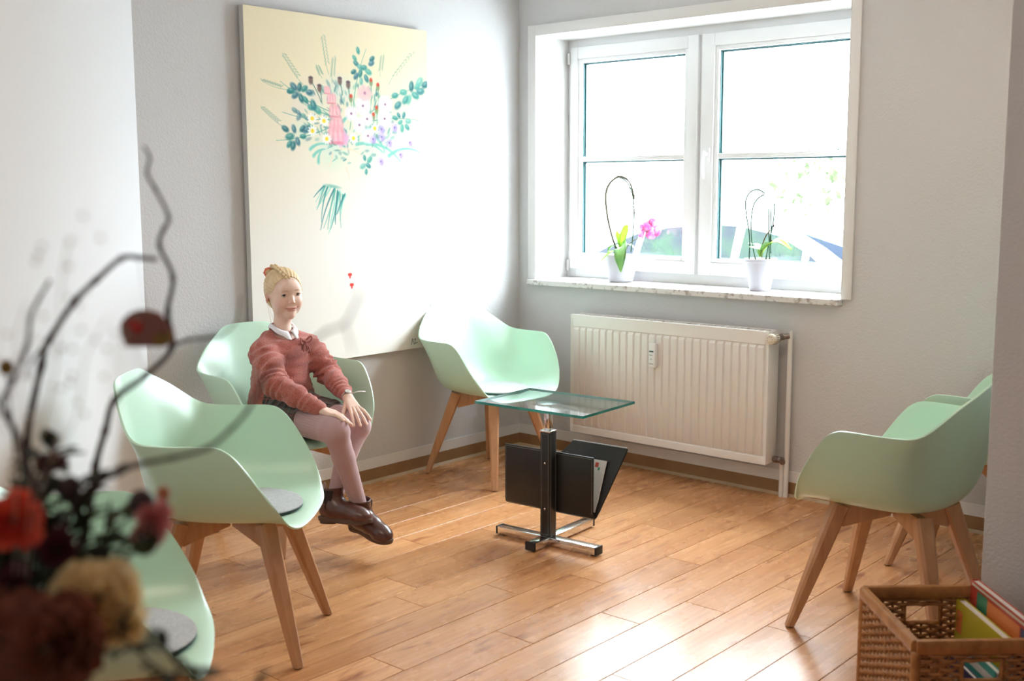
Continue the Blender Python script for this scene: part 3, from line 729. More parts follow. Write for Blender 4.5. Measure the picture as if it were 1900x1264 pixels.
book(.010, .300, L2-.074, L2-.052, .016, .318, yel, yel, 'bright yellow picture book with an orange label in the basket', [(.02, .14, .72, .92, org), (.03, .12, .76, .88, ylo)], .004)
book(.100, .330, .150, .163, .016, .228, blu, blu, 'dark blue picture book low in the middle of the basket', [(.05, .22, .55, .9, org), (.3, .6, .6, .85, cream)], .02)
book(.150, .345, .190, .206, .016, .262, teal, wht, 'green and white striped book behind the front handle hole', [(0, 1, .85, .93, wht), (0, 1, .65, .72, wht)], .012)

# ------------------------------------------------------------------ orchids on the sill
def pt(px, py, y):
    d = fw + rt2*((px-950)/2090.9) - up2*((py-632)/2090.9)
    t = (y-EYE.y)/d.y
    return EYE + d*t
def leafmesh(mb, pts, widths, fold=.25, up_=(0, 0, 1), n=10, thick=.0012):
    P = smoothpath(pts, 5); L = len(P); W = []
    for i in range(L):
        t = i/(L-1)*(len(widths)-1); k = min(int(t), len(widths)-2); W.append(widths[k]*(1-(t-k))+widths[k+1]*(t-k))
    rings = []
    for i, p in enumerate(P):
        d = (P[min(i+1, L-1)]-P[max(i-1, 0)]).normalized(); u = V(up_) - d*V(up_).dot(d); u.normalize(); s = d.cross(u)
        w_ = W[i]
        rings.append([p-s*w_+u*(w_*fold), p-s*w_*.5+u*(w_*fold*.35), p, p+s*w_*.5+u*(w_*fold*.35), p+s*w_+u*(w_*fold),
                      p+s*w_*.5+u*(w_*fold*.35-thick), p-u*thick, p-s*w_*.5+u*(w_*fold*.35-thick)])
    return mb.loft(rings)
def petal_ring(mb, c, nrm, r_, k, w_, cup=.3, rot=0):
    nrm = V(nrm).normalized(); a = nrm.orthogonal().normalized(); b = nrm.cross(a)
    for i in range(k):
        t = rot+2*PI*i/k; d = a*math.cos(t)+b*math.sin(t); s = nrm.cross(d)
        pts = []
        for f_, q in ((.08, .25), (.35, .85), (.65, 1.), (.9, .7), (1.0, .2)):
            m_ = V(c)+d*(r_*f_)+nrm*(cup*r_*f_*f_)
            pts.append([m_-s*(w_*q), m_+nrm*(.06*r_), m_+s*(w_*q), m_-nrm*.0008])
        mb.loft(pts)
    return mb
# left orchid: ribbed pot
Y1_ = 4.785
p1 = pt(1152, 519, Y1_); p1.z = OZ0
o1 = thing('potted_orchid', 'orchid with a pink bloom in a ribbed white pot, under the left casement', 'plant', p1)
rings = []
for r_, z in ((.052, 0), (.060, .004), (.072, .05), (.078, .11), (.080, .142), (.076, .142), (.072, .115), (.010, .112)):
    n = 96; rings.append([(p1.x+(r_+(.0016 if k % 2 and .002 < z < .135 and r_ > .055 else 0))*math.cos(2*PI*k/n), p1.y+(r_+(.0016 if k % 2 and .002 < z < .135 and r_ > .055 else 0))*math.sin(2*PI*k/n), p1.z+z) for k in range(n)])
obj('pot', MB().loft(rings), M['pot'], o1, smooth='auto', label='ribbed white ceramic pot')
obj('potting_bark', MB().lathe([(.001, .118), (.05, .122), (.071, .115), (.071, .11)], p1, 24), M['bark'], o1, smooth=True)
def leaf(parent, pts, wd, m, upv=(0, 0, 1), fold=.25):
    o = obj('leaf', leafmesh(MB(), pts, [x_*1.22 for x_ in wd], fold, upv), m, parent, smooth=True); return o
q = lambda a, b, dy=0: pt(a, b, Y1_+dy)
leaf(o1, [q(1153, 462), q(1153, 458, -.04), q(1152, 475, -.085), q(1152, 505, -.095)], [.012, .030, .032, .026, .003], M['leaf'], (0, -1, .6))
leaf(o1, [q(1152, 462), q(1155, 445), q(1162, 425, -.02), q(1166, 418, -.03)], [.008, .016, .020, .015, .002], M['leaf_light'], (0, -1, 0))
leaf(o1, [q(1150, 462), q(1142, 456), q(1133, 459, .01), q(1128, 468, .01)], [.008, .014, .015, .010, .003], M['leaf'])
leaf(o1, [q(1146, 464), q(1134, 468, -.06), q(1124, 476, -.08), q(1112, 487, -.09)], [.006, .013, .015, .010, .002], M['leaf_light'], (0, -.3, 1))
leaf(o1, [q(1152, 464), q(1158, 456, .02), q(1170, 455, .03), q(1178, 462, .03)], [.008, .015, .016, .010, .002], M['leaf'])
leaf(o1, [q(1154, 463), q(1148, 440, .03), q(1144, 428, .03)], [.007, .013, .012, .002], M['leaf_light'], (0, -1, 0))
arch = smoothpath([q(1146, 467), q(1136, 440), q(1127, 400), q(1124, 362), q(1131, 341), q(1148, 328), q(1163, 333), q(1172, 347), q(1177, 370)], 6)
obj('flower_stem', MB().tube(arch, [.0062]*25+[.0060]*12+[.0046]*(len(arch)-37), 6), M['stem_brown'], o1, smooth=True)
hoop = smoothpath([q(1143, 466, .01), q(1131, 420, .01), q(1124, 372, .01), q(1133, 340, .01), q(1150, 330, .01), q(1168, 345, .01), q(1176, 380, .01), q(1175, 430, .01), q(1171, 468, .01)], 6)
obj('support_hoop', MB().tube(hoop, .0036, 6), M['stem'], o1, smooth=True)
mb = MB()
for a, b in ((1124, 357), (1131, 341), (1146, 327), (1163, 332), (1170, 343), (1169, 349), (1177, 363), (1175, 384), (1178, 395)):
    mb.ball(q(a, b), (.006, .004, .0048), 6, 4)
obj('buds', mb, M['stem_brown'], o1, smooth=True)
st2 = smoothpath([q(1160, 466), q(1168, 452), q(1180, 444), q(1192, 437)], 5)
obj('flower_stem', MB().tube(st2, .0024, 6), M['stem_brown'], o1, smooth=True)
bl1 = MB(); petal_ring(bl1, q(1194, 428, -.01), (-.5, -.7, .1), .046, 5, .021, .2); petal_ring(bl1, q(1211, 424, -.01), (.9, -.5, .1), .054, 4, .032, -.2, .5)
ob = obj('blossom', bl1, M['pink'], o1, smooth=True, label='bright pink blossom')
# right orchid: plain tapered pot
Y2_ = 4.785
p2 = pt(1410, 536, Y2_); p2.z = OZ0
o2 = thing('potted_orchid', 'orchid without bloom in a smooth tapered white pot, under the right casement', 'plant', p2)
obj('pot', MB().lathe([(.046, 0), (.050, .004), (.060, .07), (.071, .135), (.076, .138), (.077, .152), (.072, .152), (.068, .130), (.01, .128)], p2, 40), M['pot'], o2, smooth='auto', label='smooth tapered white pot')
obj('potting_bark', MB().lathe([(.001, .136), (.05, .140), (.067, .132), (.067, .128)], p2, 24), M['bark'], o2, smooth=True)
q = lambda a, b, dy=0: pt(a, b, Y2_+dy)
for k, path in enumerate(([(1390, 482), (1391, 440), (1385, 400), (1384, 372), (1393, 356), (1407, 352), (1419, 359)], [(1402, 482), (1395, 445), (1394, 410), (1398, 382), (1407, 368), (1418, 361)],
             [(1421, 482), (1427, 450), (1434, 418), (1437, 388), (1436, 377)], [(1428, 482), (1427, 440), (1426, 386)], [(1430, 470), (1431, 420), (1430, 388)])):
    obj('support_stake', MB().tube(smoothpath([q(a, b, .01*(k % 2)) for a, b in path], 5), .0036, 6), M['stem'], o2, smooth=True)
obj('flower_stem', MB().tube(smoothpath([q(1414, 478), q(1413, 462), q(1420, 440), q(1429, 427)], 5), .0040, 6), M['stem_brown'], o2, smooth=True)
leaf(o2, [q(1412, 474), q(1426, 455, -.03), q(1446, 448, -.05), q(1469, 464, -.05)], [.006, .018, .026, .018, .002], M['leaf_light'], (0, -.4, 1))
leaf(o2, [q(1412, 474), q(1405, 456), q(1394, 453, .02), q(1398, 452, .04)], [.006, .016, .014, .003], M['leaf'])
leaf(o2, [q(1412, 476), q(1415, 462, -.02), q(1422, 455, -.04), q(1432, 452, -.06)], [.006, .012, .012, .003], M['leaf'], (0, -1, .4))
leaf(o2, [q(1411, 476), q(1408, 464, -.03), q(1400, 460, -.05), q(1390, 458, -.06)], [.005, .011, .010, .002], M['leaf'], (0, -.6, 1))
mb = MB()
for a, b in ((1435, 419), (1431, 447)): mb.ball(q(a, b, -.004), (.006, .005, .007), 8, 5)
obj('clip', mb, M['rubber'], o2, smooth=True)
# ------------------------------------------------------------------ painting: canvas with soft watercolour strokes drawn into an image by code
PD = {
 'A': [(0.216,0.779),(0.237,0.793),(0.223,0.782),(0.266,0.793),(0.243,0.77),(0.291,0.79),(0.273,0.763),(0.317,0.781),(0.295,0.759)],
 'A2': [(0.326,0.739),(0.358,0.732),(0.336,0.746)],
 'B': [(0.188,0.675),(0.232,0.676),(0.21,0.654),(0.277,0.678),(0.299,0.676),(0.207,0.633),(0.226,0.629),(0.25,0.641),(0.278,0.656)],
 'C': [(0.798,0.792),(0.85,0.804),(0.815,0.763),(0.883,0.783),(0.9,0.824),(0.924,0.797),(0.937,0.826),(0.956,0.811),(0.951,0.84),(0.987,0.833),(0.862,0.781)],
 'D': [(0.586,0.914),(0.566,0.891),(0.574,0.876),(0.595,0.867),(0.559,0.851),(0.572,0.839),(0.597,0.848),(0.617,0.866),(0.643,0.855),(0.631,0.835),(0.601,0.825),(0.665,0.894),(0.661,0.881)],
 'E': [(0.798,0.724),(0.828,0.712),(0.85,0.734),(0.877,0.716),(0.87,0.698),(0.839,0.694),(0.819,0.733)],
 'F': [(0.238,0.728),(0.257,0.722),(0.281,0.715),(0.299,0.707),(0.259,0.71)],
 'G': [(0.612,0.6),(0.641,0.595),(0.633,0.577),(0.602,0.575),(0.62,0.559)],
 'grass': [(0.422,0.837),(0.395,0.939),(0.286,0.801),(0.19,0.876),(0.206,0.784),(0.081,0.801),(0.184,0.679),(0.077,0.727),(0.711,0.846),(0.727,0.903),(0.76,0.823),(0.908,0.924),(0.385,0.825),(0.363,0.853),(0.439,0.813),(0.452,0.882)],
 'poppy': [(0.325,0.815),(0.37,0.795),(0.527,0.812),(0.481,0.821)],
 'poppyfoot': [(0.378,0.757),(0.381,0.758),(0.532,0.783),(0.494,0.781)],
 'bud': [(0.657,0.824),(0.697,0.812),(0.687,0.744),(0.668,0.723),(0.541,0.772)],
 'fox': [(0.411,0.792),(0.433,0.769),(0.45,0.735),(0.457,0.697),(0.452,0.667)],
 'white': [(0.608,0.754),(0.541,0.729),(0.586,0.697),(0.738,0.763),(0.734,0.72),(0.631,0.716),(0.634,0.666)],
 'pinkw': [(0.62,0.792),(0.482,0.655)],
 'daisy': [(0.328,0.708),(0.39,0.703),(0.328,0.673),(0.403,0.652),(0.675,0.689),(0.551,0.657)],
 'purple': [(0.713,0.688),(0.714,0.665),(0.759,0.648),(0.885,0.651),(0.707,0.591),(0.792,0.695),(0.825,0.613),(0.663,0.657)],
 'teal': [(0.565,0.639),(0.723,0.617),(0.623,0.641),(0.825,0.592),(0.664,0.667),(0.732,0.617),(0.753,0.607),(0.943,0.623),(0.605,0.676),(0.705,0.688),(0.491,0.703),(0.568,0.725),(0.312,0.62),(0.404,0.636),(0.329,0.601),(0.394,0.622),(0.356,0.582),(0.376,0.621)],
 'stems': [(0.398,0.516),(0.341,0.459),(0.417,0.513),(0.358,0.424),(0.435,0.508),(0.375,0.394),(0.454,0.503),(0.402,0.389),(0.468,0.498),(0.43,0.383),(0.482,0.493),(0.45,0.408),(0.491,0.49),(0.471,0.433)],
 'hand': [(0.431,0.612),(0.411,0.573),(0.469,0.623),(0.602,0.605),(0.504,0.569),(0.522,0.533)],
 'heart': [(0.515,0.25),(0.524,0.219)],
 'line': [(0.526,0.381),(0.521,0.254)],
 'sig': [(0.896,0.022)],
 'centre': [(0.528,0.703)],
}
PWX, PHX = 600, 870
ys, xs_ = np.mgrid[0:PHX, 0:PWX].astype(np.float32)
img = np.zeros((PHX, PWX, 3), np.float32)
vv = (ys/PHX)[..., None]; uu = (xs_/PWX)[..., None]
cream_ = np.array([.955, .905, .78]); palew = np.array([.94, .93, .905])
tt = np.clip((vv-.40+.10*(1-uu))/.5, 0, 1); img[:] = palew*(1-tt)+cream_*tt
rng = np.random.RandomState(3)
def blob(u, v, ru, rv, col, a=1., soft=.25, ang=0.):
    cx_, cy_ = u*PWX, v*PHX; m_ = int(max(ru, rv)*1.8+3)
    x0_, x1_, y0_, y1_ = max(0, int(cx_-m_)), min(PWX, int(cx_+m_)+1), max(0, int(cy_-m_)), min(PHX, int(cy_+m_)+1)
    if x1_ <= x0_ or y1_ <= y0_: return
    X = xs_[y0_:y1_, x0_:x1_]-cx_; Y = ys[y0_:y1_, x0_:x1_]-cy_
    c_, s_ = math.cos(ang), math.sin(ang)
    d = np.sqrt(((X*c_+Y*s_)/ru)**2+((-X*s_+Y*c_)/rv)**2)
    k = (np.clip((1+soft-d)/(2*soft), 0, 1)*a)[..., None]
    img[y0_:y1_, x0_:x1_] = img[y0_:y1_, x0_:x1_]*(1-k)+np.array(col)*k
def stroke(p, q, w0, w1, col, a=1., bend=0., n=None):
    p = np.array(p)*[PWX, PHX]; q_ = np.array(q)*[PWX, PHX]; L = np.hypot(*(q_-p)); n = n or int(L/1.2)+2
    nr = np.array([-(q_-p)[1], (q_-p)[0]])*bend
    for i in range(n):
        t = i/(n-1); c_ = p+(q_-p)*t+nr*4*t*(1-t); w_ = w0+(w1-w0)*t
        blob(c_[0]/PWX, c_[1]/PHX, w_, w_, col, a, .4)
CT = np.array(PD['centre'][0])
for i in range(46):      # pale washes behind the bouquet
    a = rng.uniform(0, 6.28); r_ = rng.uniform(0, 1)**.6
    blob(CT[0]+.30*r_*math.cos(a), CT[1]+.13*r_*math.sin(a), rng.uniform(18, 40), rng.uniform(16, 34), [(.72, .90, .82), (.80, .92, .90), (.86, .93, .80), (.90, .88, .93)][i % 4], .20, .8)
TEAL = [(.25, .58, .55), (.33, .66, .60), (.22, .50, .52), (.45, .72, .66)]; DK = [(.16, .42, .45), (.25, .45, .52), (.20, .52, .50)]
for k in range(0, len(PD['grass']), 2):
    a, b = PD['grass'][k], PD['grass'][k+1]
    stroke(a, b, 1.0, .6, (.60, .72, .62), .6, .05)
    for i in range(16):
        t = .25+.75*i/15; s = 1 if i % 2 else -1
        x = a[0]+(b[0]-a[0])*t; y = a[1]+(b[1]-a[1])*t
        blob(x+s*.008, y+.004, 1.7, 5.5, (.58, .70, .60), .55, .4, math.atan2((b[1]-a[1])*PHX, (b[0]-a[0])*PWX)-PI/2+s*.5)
def leaves(key, size, cols, stem=True, al=.9):
    P = PD[key]
    c_ = np.mean(P, 0)
    if stem:
        o_ = CT+(c_-CT)*.35; f_ = c_+(c_-CT)*.35; stroke(o_, f_, 1.3, .8, (.40, .66, .58), .7, .04)
    for i, p in enumerate(P):
        an = math.atan2((p[1]-c_[1])*PHX, (p[0]-c_[0])*PWX); s = size*rng.uniform(.8, 1.15)
        blob(p[0], p[1], s, s*.62, cols[i % len(cols)], al, .3, an); blob(p[0]-.003, p[1]+.003, s*.5, s*.25, (.75, .90, .86), .4, .5, an)
for k in range(0, len(PD['teal']), 2): stroke(PD['teal'][k], PD['teal'][k+1], 4.5, 2, (.50, .80, .74), .35, .12)
for i in range(230):      # small filling leaves
    a = rng.uniform(0, 6.28); r_ = rng.uniform(.1, 1)**.7
    x, y = CT[0]+.27*r_*math.cos(a), CT[1]+.12*r_*math.sin(a)
    an0 = math.atan2(y-CT[1]+.12, x-CT[0])+rng.uniform(-.8, .8); blob(x, y, rng.uniform(5, 11), rng.uniform(1.6, 4.5), (TEAL+DK)[i % 7], rng.uniform(.25, .6), .4, an0)
leaves('A', 11, DK); leaves('A2', 12, TEAL); leaves('B', 12, DK); leaves('C', 15, TEAL+DK[:1]); leaves('D', 11, TEAL+DK); leaves('E', 10, TEAL); leaves('F', 9, DK, al=.6); leaves('G', 10, TEAL, False)
for p, f_ in zip(PD['poppy'], PD['poppyfoot']):
    stroke(p, f_, 1.5, 1.2, (.42, .58, .50), .8, .03); blob(p[0], p[1], 7, 10, (.45, .36, .34), .85, .3); blob(p[0], p[1]+.008, 7, 3, (.36, .30, .34), .8, .4)
for p in PD['bud']:
    stroke(p, (p[0]-.01, p[1]-.09), 1.2, 1.2, (.42, .66, .54), .7, .04); blob(p[0], p[1], 6, 9, (.52, .60, .42), .8, .3); blob(p[0], p[1]+.008, 5, 5, (.84, .27, .20), .9, .4)
for i, p in enumerate(PD['white']):
    s = (27, 21, 22, 25, 25, 20, 22)[i]
    for j in range(7):
        a = j*.9+i; blob(p[0]+s*.42*math.cos(a)/PWX, p[1]+s*.36*math.sin(a)/PHX, s*.62, s*.5, (.985, .955, .965), .75, .25, a); blob(p[0]+s*.75*math.cos(a)/PWX, p[1]+s*.65*math.sin(a)/PHX, s*.26, s*.10, (.90, .82, .88), .45, .5, a+1.5)
    blob(p[0], p[1], 3.5, 3, (.50, .34, .46), .8, .5)
for i, p in enumerate(PD['pinkw']):
    for j in range(7):
        a = j*.9+i; blob(p[0]+14*math.cos(a)/PWX, p[1]+9*math.sin(a)/PHX, 13, 10, ((.97, .80, .80), (.91, .70, .84))[i], .75, .3, a)
    blob(p[0], p[1], 4, 4, (.55, .30, .50), .6+.2*i, .5)
for i, p in enumerate(PD['fox']):
    s = 9+i*3.3
    for j in (-1, 0, 1):
        x = p[0]+j*s*.72/PWX
        blob(x, p[1], s*.52, s*1.05, (.95, .66, .70), .7, .3, j*.15); blob(x, p[1]-s*.2/PHX, s*.22, s*.8, (.99, .82, .84), .7, .4, j*.15); blob(x, p[1]-s*1.0/PHX, s*.5, s*.18, (.88, .42, .50), .45, .5)
for i, p in enumerate(PD['daisy']):
    s = 15
    for j in range(10): blob(p[0]+s*.62*math.cos(j*.628)/PWX, p[1]+s*.55*math.sin(j*.628)/PHX, s*.42, s*.2, (.99, .985, .96), .9, .25, j*.628)
    blob(p[0], p[1], 5.5, 5, (.97, .85, .22), .95, .3)
for i, p in enumerate(PD['purple']):
    blob(p[0], p[1], 13, 12, (.82, .76, .92), .7, .35); blob(p[0]+.006, p[1]-.004, 6, 8, (.68, .58, .84), .6, .4); blob(p[0], p[1], 2.5, 2.5, (.40, .35, .62), .7, .5)
for k in range(0, len(PD['hand']), 2): stroke(PD['hand'][k], PD['hand'][k+1], 2.2, 1.5, (.975, .86, .76), .35, .1)
for k in range(0, len(PD['stems']), 2):
    a, b = PD['stems'][k], PD['stems'][k+1]
    for j in range(3): stroke((a[0]+rng.uniform(-.02, .02), a[1]), (b[0]+rng.uniform(-.03, .03), b[1]+rng.uniform(-.02, .03)), 2.6, 1.2, TEAL[(k+j) % 4] if j else (.62, .86, .80), .42, rng.uniform(-.06, .06))
blob(.43, .515, 24, 4, (.35, .68, .62), .6, .5, -.15)
stroke(PD['line'][0], PD['line'][1], .9, .9, (.95, .90, .86), .8, .01)
for p in PD['heart']:
    for s in (-1, 1): blob(p[0]+s*.005, p[1]+.002, 3.6, 4, (.86, .22, .20), .95, .3, s*.5)
    blob(p[0], p[1]-.005, 2.6, 4.4, (.86, .22, .20), .95, .3)
sg = PD['sig'][0]
for i, (a, b) in enumerate((((-.018, -.008), (-.010, .010)), ((-.010, .010), (-.004, -.008)), ((.0, .006), (.010, .008)), ((.010, .008), (.002, -.008)), ((.002, -.008), (.020, -.004)))):
    stroke((sg[0]+a[0], sg[1]+a[1]), (sg[0]+b[0], sg[1]+b[1]), 1., 1., (.35, .38, .42), .8)
img *= (1-.015*rng.rand(PHX, PWX, 1))
im = bpy.data.images.new('bouquet_picture', PWX, PHX, alpha=False); buf = np.ones((PHX, PWX, 4), np.float32); buf[..., :3] = np.clip(img, 0, 1)
im.pixels.foreach_set(buf.ravel()); im.update(); im.pack()
m = mat('painted_canvas', (1, 1, 1), .75, bump=(500, .15, .001), spec=.2); tx = node(m, 'ShaderNodeTexImage'); tx.image = im; tx.extension = 'EXTEND'
tcn = node(m, 'ShaderNodeTexCoord'); link(m, tcn.outputs['UV'], tx.inputs[0]); link(m, tx.outputs[0], m.node_tree.nodes['Principled BSDF'].inputs['Base Color'])
M['canvas'] = m; M['canvas_edge'] = mat('raw_canvas_edge', (.55, .53, .50), .8)
pa = thing('painting', 'large cream painting of a flower bouquet on the wall behind the child', 'painting', (LX, 3.383, .63))
cv = obj('canvas', MB().box((LX+.012, 2.856, .630), (LX+.042, 3.910, 2.160)), [M['canvas'], M['canvas_edge']], pa)
uvl = cv.data.uv_layers.new(name='UVMap')
for p in cv.data.polygons:
    p.material_index = 0 if p.normal.x > .5 else 1
    for li in p.loop_indices:
        v_ = cv.data.vertices[cv.data.loops[li].vertex_index].co + cv.matrix_world.translation + V((LX, 3.383, .63))
        uvl.data[li].uv = ((v_.y-2.856)/1.054, (v_.z-.63)/1.53)
fr = MB()
for a, b in (((LX+.001, 2.875, .65), (LX+.012, 2.905, 2.14)), ((LX+.001, 3.86, .65), (LX+.012, 3.89, 2.14)), ((LX+.001, 2.905, 2.11), (LX+.012, 3.86, 2.14)), ((LX+.001, 2.905, .65), (LX+.012, 3.86, .68))): fr.box(a, b)
obj('stretcher_frame', fr, M['beech'], pa)
# ------------------------------------------------------------------ the seated child: implicit surfaces meshed with openvdb
import openvdb as vdb
class SDF:
    def __init__(s, lo, hi, h):
        s.h = h; s.lo = np.array(lo, np.float32); s.n = (np.ceil((np.array(hi)-np.array(lo))/h)).astype(int)+1
        s.a = np.full(tuple(s.n), .03, np.float32)
    def _sub(s, lo, hi):
        i0 = np.maximum(np.floor((np.array(lo)-s.lo)/s.h).astype(int), 0); i1 = np.minimum(np.ceil((np.array(hi)-s.lo)/s.h).astype(int)+1, s.n)
        if (i1 <= i0).any(): return None
        sl = tuple(slice(i0[k], i1[k]) for k in range(3))
        g = [(np.arange(i0[k], i1[k], dtype=np.float32)*s.h+s.lo[k]).reshape([-1 if j == k else 1 for j in range(3)]) for k in range(3)]
        return sl, g
    def comb(s, f, lo, hi, k, mode):
        m_ = k + s.h*4; r_ = s._sub(np.array(lo)-m_, np.array(hi)+m_)
        if r_ is None: return
        sl, g = r_; d = f(*g).astype(np.float32); a = s.a[sl]
        if mode < 0:
            d = -d; h = np.clip(.5-.5*(d-a)/k, 0, 1); s.a[sl] = a*h + d*(1-h) + k*h*(1-h) if False else np.maximum(a, d) + np.clip(k-np.abs(a-d), 0, None)**2/(4*k)
        else:
            s.a[sl] = np.minimum(a, d) - np.clip(k-np.abs(a-d), 0, None)**2/(4*k)
    def cone(s, p, q, r0, r1, k=.01, mode=1):
        p = np.array(p, float); q = np.array(q, float); d = q-p; L2_ = (d*d).sum(); R_ = max(r0, r1)
        def f(X, Y, Z):
            t = np.clip(((X-p[0])*d[0]+(Y-p[1])*d[1]+(Z-p[2])*d[2])/L2_, 0, 1)
            return np.sqrt((X-p[0]-t*d[0])**2+(Y-p[1]-t*d[1])**2+(Z-p[2]-t*d[2])**2)-(r0+(r1-r0)*t)
        s.comb(f, np.minimum(p, q)-R_, np.maximum(p, q)+R_, k, mode)
    def chain(s, pts, rs, k=.01, mode=1):
        for i in range(len(pts)-1): s.cone(pts[i], pts[i+1], rs[i], rs[i+1], k, mode)
    def ell(s, c, r, k=.01, mode=1, ax=None):
        """ellipsoid; ax = 3 unit axes (rows)"""
        c = np.array(c, float); r = tuple(np.array(r)*(HS if ax is HA else 1)); A = np.eye(3) if ax is None else np.array([list(v) for v in ax], float); R_ = max(r)
        def f(X, Y, Z):
            x, y, z = X-c[0], Y-c[1], Z-c[2]
            u = [(A[i, 0]*x+A[i, 1]*y+A[i, 2]*z) for i in range(3)]
            k0 = np.sqrt((u[0]/r[0])**2+(u[1]/r[1])**2+(u[2]/r[2])**2)+1e-9; k1 = np.sqrt((u[0]/r[0]**2)**2+(u[1]/r[1]**2)**2+(u[2]/r[2]**2)**2)+1e-9
            return k0*(k0-1)/k1
        s.comb(f, c-R_, c+R_, k, mode)
    def displace(s, f):
        g = [(np.arange(s.n[k], dtype=np.float32)*s.h+s.lo[k]).reshape([-1 if j == k else 1 for j in range(3)]) for k in range(3)]
        s.a = s.a + np.where(np.abs(s.a) < .025, f(*g), 0).astype(np.float32)
    def cut(s, p, n, k=.001):
        """keep the side the normal n points away from"""
        g = [(np.arange(s.n[k_], dtype=np.float32)*s.h+s.lo[k_]).reshape([-1 if j == k_ else 1 for j in range(3)]) for k_ in range(3)]
        d = (g[0]-p[0])*n[0]+(g[1]-p[1])*n[1]+(g[2]-p[2])*n[2]
        s.a = np.maximum(s.a, d.astype(np.float32))
    def mesh(s, name, m_, parent, label=None):
        G = vdb.FloatGrid(background=3.0); G.copyFromArray(np.ascontiguousarray(np.clip(s.a/s.h, -3, 3).astype(np.float32)))
        P, T, Q = G.convertToPolygons(isovalue=0.0, adaptivity=0.0)
        P = P*s.h+s.lo
        off = np.array(wloc(parent)) if parent is not None else np.zeros(3)
        me = bpy.data.meshes.new(name); me.from_pydata((P-off).tolist(), [], Q[:, ::-1].tolist() + T[:, ::-1].tolist())
        for mm in (m_ if isinstance(m_, (list, tuple)) else [m_]): me.materials.append(mm)
        me.polygons.foreach_set('use_smooth', [True]*len(me.polygons))
        o = bpy.data.objects.new(name, me); COL.objects.link(o)
        if parent is not None: o.parent = parent
        if label: o['label'] = label
        return o, P
def setcol(o, C):
    at = o.data.color_attributes.new('tint', 'FLOAT_COLOR', 'POINT'); A = np.ones((len(C), 4), np.float32); A[:, :3] = C; at.data.foreach_set('color', A.ravel())
def tinted(name, rough, bump=None, sss=0, sheen=0, spec=.5, coat=0):
    m_ = mat(name, (1, 1, 1), rough, bump=bump, sss=sss, sheen=sheen, spec=spec, coat=coat); v_ = node(m_, 'ShaderNodeVertexColor'); v_.layer_name = 'tint'
    link(m_, v_.outputs['Color'], m_.node_tree.nodes['Principled BSDF'].inputs['Base Color']); return m_
M['skin'] = tinted('fair_skin', .5, bump=(300, .05, .001), sss=.25)
M['hair'] = mat('pale_blonde_hair', (.66, .46, .24), .45, noise=(22, (.80, .62, .38), .35, .65))
M['wool'] = mat('dusty_rose_wool', (.44, .115, .090), .95, bump=(330, .9, .004), noise=(210, (.55, .175, .135), .42, .60), sheen=.4)
M['cotton'] = mat('white_cotton_collar', (.80, .79, .84), .8, bump=(90, .2, .002))

n_ = np.linalg.norm
def unit(v): v = np.array(v, float); return v/n_(v)
# joints (metres, world): forward is +x, the child's left is +y
J = dict(pel=(-3.70, 2.79, .525), wai=(-3.715, 2.79, .625), che=(-3.705, 2.79, .735), neck=(-3.698, 2.79, .835),
         shR=(-3.690, 2.690, .768), elR=(-3.548, 2.640, .648), wrR=(-3.358, 2.705, .566),
         shL=(-3.680, 2.892, .772), elL=(-3.628, 2.962, .655), wrL=(-3.408, 2.884, .582),
         hiR=(-3.655, 2.735, .510), knR=(-3.258, 2.700, .497), anR=(-3.238, 2.794, .186),
         hiL=(-3.655, 2.845, .510), knL=(-3.328, 2.866, .484), anL=(-3.318, 2.726, .228))
J = {k: np.array(v) for k, v in J.items()}
# head frame: face turned a little towards the camera
ha = R(-16); hf = unit((math.cos(ha), math.sin(ha), -.03)); hl = unit(np.cross((0, 0, 1), hf) + np.array((0, 0, .05))); hu = np.cross(hf, hl); HC = np.array((-3.677, 2.790, .988))
HA = (hf, hl, hu)
HS = .945
def hp_(f_, l_, u_): return HC + (hf*f_ + hl*l_ + hu*u_)*HS
def fwd(p, q): return unit(np.array(q)-np.array(p))

lo, hi = (-3.86, 2.56, .06), (-2.99, 3.04, 1.13)
B = SDF(lo, hi, .0024)
# legs
for s in 'RL':
    hip, kn, an = J['hi'+s], J['kn'+s], J['an'+s]
    B.chain([hip, kn], [.060, .038], .012)
    md = kn+(an-kn)*.35 + np.array((-.012, 0, 0))
    B.chain([kn, md, an], [.037, .035, .022], .012)
B.chain([J['pel'], J['wai'], J['che']], [.085, .078, .080], .03); B.cone(J['pel']+(0, -.03, 0), J['pel']+(0, .03, 0), .08, .08, .03)
B.cone(J['che']+(0, -.045, .01), J['che']+(0, .045, .01), .068, .068, .03); B.cone(J['shR'], J['shL'], .038, .038, .03)
B.chain([J['che']+(0, 0, .06), J['neck'], hp_(-.022, 0, -.055)], [.045, .034, .036], .018)
# feet inside the boots
dirB = unit((.90, .10, -.16)); dirA = unit((.90, .28, -.02))
for an, dr in ((J['anR'], dirB), (J['anL'], dirA)):
    B.cone(an, an+dr*.045+np.array((0, 0, -.045)), .022, .018, .01)
# arms
for s in 'RL':
    B.chain([J['sh'+s], J['el'+s], J['wr'+s]], [.034, .027, .0185], .015)
